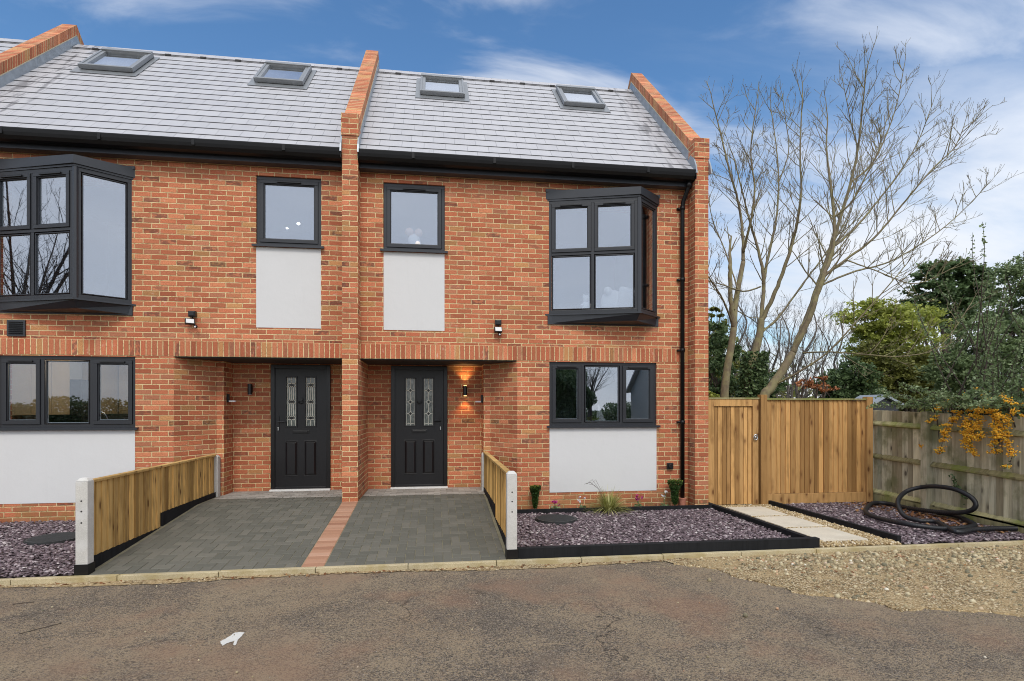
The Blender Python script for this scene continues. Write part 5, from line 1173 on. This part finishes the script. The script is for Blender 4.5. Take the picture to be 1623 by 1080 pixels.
def foliage_tree(name, label, base, blobs, n, mat, size, Y, trunk_r=.15, cat='tree', group=None, bark_='bark2', flat=1.0, shoots=0, shell=.45):
    """blobs: (photo x, photo y, radius m, depth offset, weight)"""
    b = at(*base, Y); r = thing(name, label, cat, (b.x, Y, 0), group); C = [(at(x, y, Y+dy), rr, w_) for x, y, rr, dy, w_ in blobs]
    m = MB(); tops = max(c[0].z for c in C)
    m.tube(catmull([Vector((b.x, Y, -.1)), Vector((b.x+.1, Y, tops*.35)), Vector((b.x, Y, tops*.7))], 5), [trunk_r*(1-.05*i) for i in range(11)], 8)
    for c, rr, w_ in C:
        s = Vector((b.x, Y, max(.3, c.z*.35))); mid = (s+c)/2+rdir()*.2; limb(m, [s, mid, c], trunk_r*.45, .02, 5, 1, rr*.9)
    part(m, 'trunk', M[bark_], r, smooth=True)
    ws = np.array([c[2] for c in C], float); ws /= ws.sum(); idx = rng.choice(len(C), n, p=ws)
    # leaves gather in sprays inside each blob
    ns = max(30, n//70); si = rng.choice(len(C), ns, p=ws); sc = rng.normal(size=(ns, 3)); sc /= np.linalg.norm(sc, axis=1)[:, None]; sc *= (shell+(1-shell)*rng.random((ns, 1)))**.8; sc[:, 2] *= flat
    cen = np.array([tuple(c[0]) for c in C]); rad = np.array([c[1] for c in C]); sp0 = cen[si]+sc*rad[si][:, None]
    k = rng.integers(0, ns, n); dirs = rng.normal(size=(ns, 3)); dirs[:, 2] = dirs[:, 2]*.4+.15; dirs /= np.linalg.norm(dirs, axis=1)[:, None]
    tt = rng.normal(0, 1, (n, 1)); P = sp0[k]+dirs[k]*tt*(rad[si][k][:, None]*.20)+rng.normal(0, 1, (n, 3))*(rad[si][k][:, None]*.085)*np.array([1, 1, .7*flat])
    shade = rng.random(ns)*.45; rv = np.clip(shade[k]+rng.random(n)*.55, 0, 1)
    P = P[P[:, 2] > .05]; rv = rv[:len(P)]
    o = scatter('crown', mat, P, LEAF, LEAFF, rng.uniform(.7, 1.2, len(P))*size, rv=rv, parent=r); o.matrix_parent_inverse = Matrix.Translation(-Vector(r.location))
    return r
# evergreens and shrubs behind the weathered fence
foliage_tree('cedar_tree', 'dark flat layered conifer rising behind the shrubs', (1500, 640), [(1470, 432, .75, 0, 1), (1505, 428, .9, .3, 1.2), (1540, 440, .9, 0, 1.2), (1480, 460, 1.0, 0, 1.3), (1520, 462, 1.2, .4, 1.5), (1555, 470, .8, .2, 1), (1455, 478, .6, 0, .6), (1500, 495, 1.4, 0, 1.4), (1545, 505, 1.4, 0, 1.2)], 17000, M['leaf_dark'], .15, 22, .25, flat=.42)
foliage_tree('yellow_green_tree', 'yellow green leafy tree left of the dark conifer', (1420, 640), [(1370, 505, .75, 0, 1), (1405, 515, .9, 0, 1), (1440, 510, .8, 0, .9), (1380, 545, .8, .2, .9), (1425, 555, 1.0, 0, 1), (1470, 530, .9, .3, .8), (1400, 590, .9, 0, .8), (1450, 590, 1.0, 0, .8)], 19000, M['leaf_yel'], .085, 15.5, .14, flat=.8)
foliage_tree('olive_tree', 'olive green tree with drooping sprays behind the shed', (1440, 640), [(1395, 565, .7, 0, 1), (1420, 600, .8, 0, 1.2), (1460, 580, .8, .2, 1), (1445, 620, .9, 0, 1.2), (1385, 620, .7, 0, 1), (1490, 600, .9, 0, 1)], 17000, M['leaf_olive'], .075, 14.0, .12, flat=.6)
foliage_tree('holly_bush', 'dark glossy bush behind the middle of the timber fence', (1335, 640), [(1330, 608, .5, 0, 1), (1355, 590, .5, 0, 1), (1310, 622, .45, 0, .7), (1365, 618, .55, 0, 1), (1345, 630, .55, 0, 1)], 9000, M['leaf_dark'], .07, 13.2, .06, 'bush')
foliage_tree('laurel_bush', 'dark evergreen bush beside the brick pier behind the gate', (1135, 640), [(1130, 600, .55, 0, 1), (1140, 560, .5, .3, 1), (1128, 540, .5, .6, .8), (1160, 615, .5, 0, .9), (1205, 618, .45, 0, .8), (1228, 605, .35, .2, .4)], 12000, M['leaf_dark'], .065, 13.8, .06, 'bush')
foliage_tree('euonymus_bush', 'small bright yellow green bush peeping over the gate by the pier', (1128, 660), [(1124, 628, .10, 0, 1), (1130, 634, .11, 0, 1)], 420, M['leaf_yel'], .045, 9.1, .012, 'bush')
foliage_tree('beech_sapling', 'sapling with rusty copper leaves behind the timber fence', (1295, 650), [(1275, 608, .25, 0, 1), (1295, 612, .28, 0, 1.2), (1310, 618, .22, 0, .8), (1305, 598, .18, 0, .5)], 520, M['leaf_cop'], .06, 11.2, .03, 'tree', flat=.3)
foliage_tree('shrub', 'grey green shrub at the right edge above the weathered fence', (1600, 660), [(1560, 560, .55, 0, 1), (1600, 540, .6, 0, 1), (1570, 600, .6, 0, 1), (1610, 590, .6, .2, 1), (1640, 560, .7, 0, 1), (1530, 600, .5, 0, 1), (1500, 590, .45, .2, .7), (1540, 530, .5, .3, .7), (1620, 500, .5, .3, .8), (1600, 455, .5, .2, .6), (1635, 430, .5, 0, .6)], 36000, M['leaf_mid'], .052, 10.6, .08, 'bush')
# firethorn hanging over the fence: arching shoots with leaves and orange berries
def firethorn():
    r = thing('firethorn', 'firethorn with orange berries spilling over the weathered fence', 'bush', (7.9, 7.4, 0)); m = MB(); LP, BP = [], []
    def shoot(p, d, l, r0, droop, leafn, berry=0, lf=.03):
        pts = [p]; q = p.copy(); dd = d.normalized(); n = 9
        for i in range(n):
            dd = (dd+Vector((0, 0, -droop))+rdir()*.10).normalized(); q = q+dd*(l/n); q.z = max(q.z, 1.64) if (q.x < 7.52 and not berry) else q.z; pts.append(q.copy())
        m.rv = random.random(); m.tube(pts, [r0*(1-.85*i/n) for i in range(n+1)], 4, cap=False)
        for k in range(leafn):
            t = random.uniform(.1, 1)*n; i = min(int(t), n-1); b = pts[i].lerp(pts[i+1], t-i); LP.append(b+rdir()*random.uniform(.01, .05))
        return pts
    base = Vector((8.15, 7.35, .3))
    for k in range(60):                  # tall wispy shoots
        a = random.uniform(-1, 1); shoot(base+Vector((random.uniform(-.5, .7), random.uniform(-1.5, .4), random.uniform(.6, 1.5))), Vector((random.uniform(-.35, .35), random.uniform(-.5, .3), 1)), random.uniform(1.0, 2.7), .014, .012, 130)
    for k in range(330):                 # bushy mass above the fence
        p = base+Vector((random.uniform(-.7, .9), random.uniform(-1.7, .25), random.uniform(.5, 1.3))); d = Vector((random.gauss(-.1, .8), random.gauss(0, .8), random.uniform(.1, 1.1))); pts = shoot(p, d, random.uniform(.5, 1.1), .008, .07, 95)
    def atX(x, y, X):
        dx, dy = ray(x); t = X/dx; return Vector((X, dy*t, CH+(YH-y)/F*t))
    strands = [((1502, 640), (1478, 672), 7), ((1520, 648), (1496, 700), 9), ((1516, 662), (1488, 722), 11), ((1534, 655), (1540, 700), 9), ((1540, 668), (1545, 724), 13), ((1530, 672), (1538, 712), 9),
               ((1552, 650), (1556, 695), 10), ((1560, 652), (1550, 700), 9), ((1575, 648), (1584, 690), 8), ((1582, 650), (1596, 700), 11), ((1598, 668), (1606, 724), 10), ((1578, 690), (1582, 722), 7), ((1600, 735), (1596, 742), 2), ((1545, 652), (1580, 650), 6), ((1566, 640), (1600, 668), 7), ((1590, 632), (1620, 640), 3), ((1612, 645), (1622, 660), 3)]
    for (a, b, k) in strands:
        X_ = 7.30-random.random()*.10; p1_ = atX(*b, X_); p0_ = atX(*a, 7.40); p0_.x = 7.42; top = Vector((7.62, p0_.y+random.uniform(-.05, .05), max(1.66, p0_.z+.1)))
        c_ = catmull([top, p0_+Vector((0, 0, .04)), (p0_+p1_)/2+Vector((-.06, random.uniform(-.02, .02), 0)), p1_], 6); m.rv = .5; m.tube(c_, [.005*(1-.7*i/len(c_)) for i in range(len(c_))], 4, cap=False)
        for q in range(26): LP.append(c_[random.randint(0, len(c_)-1)]+rdir()*random.uniform(.01, .05))
        k = int(k*1.4)
        for j in range(k):
            t = (j+random.random())/k; i = int((.28+.72*t)*(len(c_)-1)); c = c_[i]+Vector((random.uniform(-.03, .01), random.gauss(0, .022), 0))
            for w_ in range(random.randint(14, 24)): BP.append(c+Vector((random.gauss(0, .020), random.gauss(0, .026), random.gauss(0, .010))))
    for k in range(14):                  # a few berry clusters up in the bush
        c = Vector((7.62+random.uniform(-.1, .15), random.uniform(6.3, 7.2), 1.62+random.random()*.30))
        for w_ in range(8): BP.append(c+rdir()*random.uniform(.01, .03))
    part(m, 'stems', M['bark2'], r, smooth=True)
    P = np.array([tuple(p) for p in LP]); o = scatter('foliage', M['leaf_mid'], P, LEAF, LEAFF, rng.uniform(.024, .044, len(P)), parent=r); o.matrix_parent_inverse = Matrix.Translation(-Vector(r.location))
    P = np.array([tuple(p) for p in BP]); o = scatter('berries', M['berry'], P, ICO, ICOF, rng.uniform(.015, .022, len(P)), parent=r, smooth=True, aniso=.05); o.matrix_parent_inverse = Matrix.Translation(-Vector(r.location)); o['kind'] = 'stuff'
firethorn()
m = MB(); P = []
for (x, y) in ((1538, 765), (1545, 780), (1525, 795), (1590, 808)):
    pass
n = 90; t = rng.random(n); P = np.column_stack([np.full(n, FX-.03)-rng.random(n)*.03, 7.05-.22*t+rng.normal(0, .02, n), .62-.30*t+rng.normal(0, .03, n)]); tag(scatter('ivy', M['leaf_dark'], P, LEAF, LEAFF, .035), 'strand of ivy growing through the boards of the weathered fence', 'ivy')

# far row of slim bare trees: four kinds, copied
random.seed(5); protos = []
for v in range(4):
    r = thing('woodland_tree', 'slim grey bare tree in the row far behind the timber fence', 'tree', (0, 0, 0), 'slim bare trees far behind the fence')
    m = MB(); h = random.uniform(5.4, 6.6); tp = [Vector((0, 0, -.1))]; 
    for i in range(5): tp.append(Vector((random.gauss(0, .10)*(i+1)*.6, random.gauss(0, .1), h*(i+1)/5)))
    cp = catmull(tp, 4); m.tube(cp, [.085*(1-.8*i/(len(cp)-1)) for i in range(len(cp))], 6); m.build('trunk', M['barkfar'], r, smooth=True)
    m = MB()
    for k in range(20):
        t = .22+.78*(k+random.random())/20; i = min(int(t*(len(cp)-1)), len(cp)-2); o = rdir(); o.z = abs(o.z)*.5+.5; twig(m, cp[i], o, random.uniform(1.0, 1.9)*(1.25-t*.6), .030*(1.2-t), 2, .25, dens=.8)
    m.build('branches', M['barkfar'], r, smooth=True); protos.append(r)
spots = []
for i in range(26):
    px_ = 1130+i*11.5+random.uniform(-4, 4); Y = random.uniform(22, 31); p = at(px_, 640, Y); spots.append((p.x, Y))
for i, (x, y) in enumerate(spots):
    if i < 4: o = protos[i]
    else:
        src = protos[i % 4]; o = src.copy(); COL.objects.link(o)
        for ch in src.children: c = ch.copy(); COL.objects.link(c); c.parent = o
    o.location = (x, y, 0); o.rotation_euler = (0, 0, random.uniform(0, 6.28)); s = random.uniform(.85, 1.15); o.scale = (s, s, s)
# low far wood that closes the horizon
n = 60000; ax = rng.uniform(-60, 90, n); P = np.column_stack([ax, rng.uniform(38, 48, n), np.abs(rng.normal(0, 1, n))*(1.5+.7*np.sin(ax*.33)+.5*np.sin(ax*.9+1))])
tag(scatter('far_wood', M['leaf_olive'], P, LEAF, LEAFF, .42), 'low far wood beyond the gardens', 'wood', kind='stuff')
foliage_tree('dark_conifer', 'dark conifer far behind the gate beside the brick pier', (1130, 640), [(1128, 500, .35, 0, .3), (1130, 525, .6, 0, .8), (1128, 555, .9, 0, 1), (1135, 590, 1.2, 0, 1.2), (1150, 620, 1.2, 0, 1)], 5500, M['leaf_olive'], .13, 20, .14, flat=.8)

# shed behind the old fence
p0, p1 = at(1381, 640, 10.4), at(1428, 640, 10.4); zr_ = at(1400, 625.5, 10.4).z; ze = at(1400, 640, 10.4).z; xm = (p0.x+p1.x)/2-.02
r = thing('garden_shed', 'grey garden shed with an arched gable just over the weathered fence', 'shed', (xm, 11, 0))
m = MB(); m.prism([(p0.x+.05, 10.45), (p1.x-.05, 10.45), (p1.x-.05, 11.0), (p0.x+.05, 11.0)], -.1, ze); m.add([(p0.x+.05, 10.45, ze), (p1.x-.05, 10.45, ze), (xm, 10.45, zr_-.03)], [(0, 1, 2)]); part(m, 'wall', simple('shed_plastic', (.33, .35, .30), .7, .1, 4), r)
m = MB(); o_ = .06
for s, xe in ((-1, p0.x-o_), (1, p1.x+o_)): m.add([(xm, 10.35, zr_), (xe, 10.35, ze-.02), (xe, 11.1, ze-.02), (xm, 11.1, zr_), (xm, 10.35, zr_-.05), (xe, 10.35, ze-.07), (xe, 11.1, ze-.07), (xm, 11.1, zr_-.05)], BOXF)
part(m, 'roof', simple('shed_roof', (.30, .34, .38), .45, .1, 4), r)
m = MB(); ar = [(xm+.33*math.cos(q), 10.43, ze-.10+.20*math.sin(q)) for q in np.linspace(0, math.pi, 12)]+[(xm-.33, 10.43, 1.2), (xm+.33, 10.43, 1.2)]; ar2 = [(a[0], 10.46, a[2]) for a in ar]; k = len(ar)
m.add(ar+ar2, [tuple(range(k))[::-1]]+[(i, (i+1) % k, k+(i+1) % k, k+i) for i in range(k)]); part(m, 'door', M['anth2'], r)

# ================================================================== THE OTHER SIDE OF THE STREET (seen mirrored in the windows)
random.seed(9)
def street_tree(x, y, h, label, sc=1.0):
    r = thing('street_tree', label, 'tree', (x, y, 0), 'bare trees across the street'); m = MB(); tp = [Vector((x, y, -.1)), Vector((x+.1, y, h*.2)), Vector((x, y+.1, h*.36))]; cp = catmull(tp, 5); m.tube(cp, [.22-.008*i for i in range(len(cp))], 10); part(m, 'trunk', M['bark2'], r, smooth=True); m = MB()
    for k in range(9):
        a = k*.7+random.random(); e = Vector((math.cos(a)*h*.33, math.sin(a)*h*.33, h*random.uniform(.75, 1.0))); b = Vector((x, y, h*random.uniform(.25, .36)))
        limb(m, [b, b+Vector((e.x*.35, e.y*.35, (e.z-b.z)*.4)), Vector((x+e.x, y+e.y, e.z))], .09, .012, 14, 2, h*.22)
    part(m, 'branches', M['bark2'], r, smooth=True)
street_tree(-16.5, 4.2, 9.5, 'bare tree at the left of the street mirrored in the left bay window')
street_tree(12.5, -27, 7.0, 'bare tree across the street mirrored in the ground floor window')
foliage_tree('street_conifer', 'dark round evergreen across the street mirrored in the ground floor window', (800, 640), [(1, 1, 1, 1, 1)], 10, M['leaf_dark'], .1, -1, .1) if False else None
def round_tree(x, y, rad, zc, label):
    r = thing('evergreen_tree', label, 'tree', (x, y, 0), 'evergreens across the street'); m = MB(); m.tube([(x, y, -.1), (x, y, zc)], .2, 8); part(m, 'trunk', M['bark2'], r); n = 30000
    v = rng.normal(size=(n, 3)); v /= np.linalg.norm(v, axis=1)[:, None]; q = rad*(.55+.45*rng.random((n, 1)))*(1+.18*np.sin(v[:, :1]*5)*np.sin(v[:, 2:]*6)); P = v*q+np.array([x, y, zc]); P[:, 2] = np.maximum(P[:, 2], .1)
    o = scatter('crown', M['leaf_dark'], P, LEAF, LEAFF, .15, parent=r); o.matrix_parent_inverse = Matrix.Translation(-Vector(r.location))
round_tree(6.4, -14, 1.9, 2.6, 'round dark evergreen across the street left of the mirrored house')
round_tree(8.8, -21, 2.2, 2.8, 'farther dark evergreen across the street beside the bare tree')
r = thing('facing_house', 'white gabled house across the street mirrored in the ground floor window', 'house', (16, -14, 0))
m = MB(); m.box(13.2, 20, -19, -12, -.1, 2.9); m.extx([(-19, 2.9), (-15.5, 5.4), (-12, 2.9)][::-1], 13.2, 20); part(m, 'wall', simple('cream_render', (.55, .54, .50), .9, .05, 2), r)
m = MB(); m.extx([(-19.3, 2.7), (-15.5, 5.5), (-11.7, 2.7), (-11.7, 2.85), (-15.5, 5.65), (-19.3, 2.85)], 12.9, 20.3); part(m, 'roof', M['tile'], r)
m = MB(); m.box(14.2, 15.6, -12, -11.96, 1.0, 2.2); m.box(17, 18.2, -12, -11.96, 1.0, 2.2); part(m, 'window', M['anth'], r)
n = 90000; ax = rng.uniform(-50, 50, n); P = np.column_stack([ax, rng.uniform(-31, -28, n), rng.random(n)*(1.9+.45*np.sin(ax*.4)+.25*np.sin(ax*1.7)+.15*np.sin(ax*5.1))])
tag(scatter('far_hedge', M['leaf_dark'], P, LEAF, LEAFF, .17), 'low hedge line far across the street', 'hedge', kind='stuff')
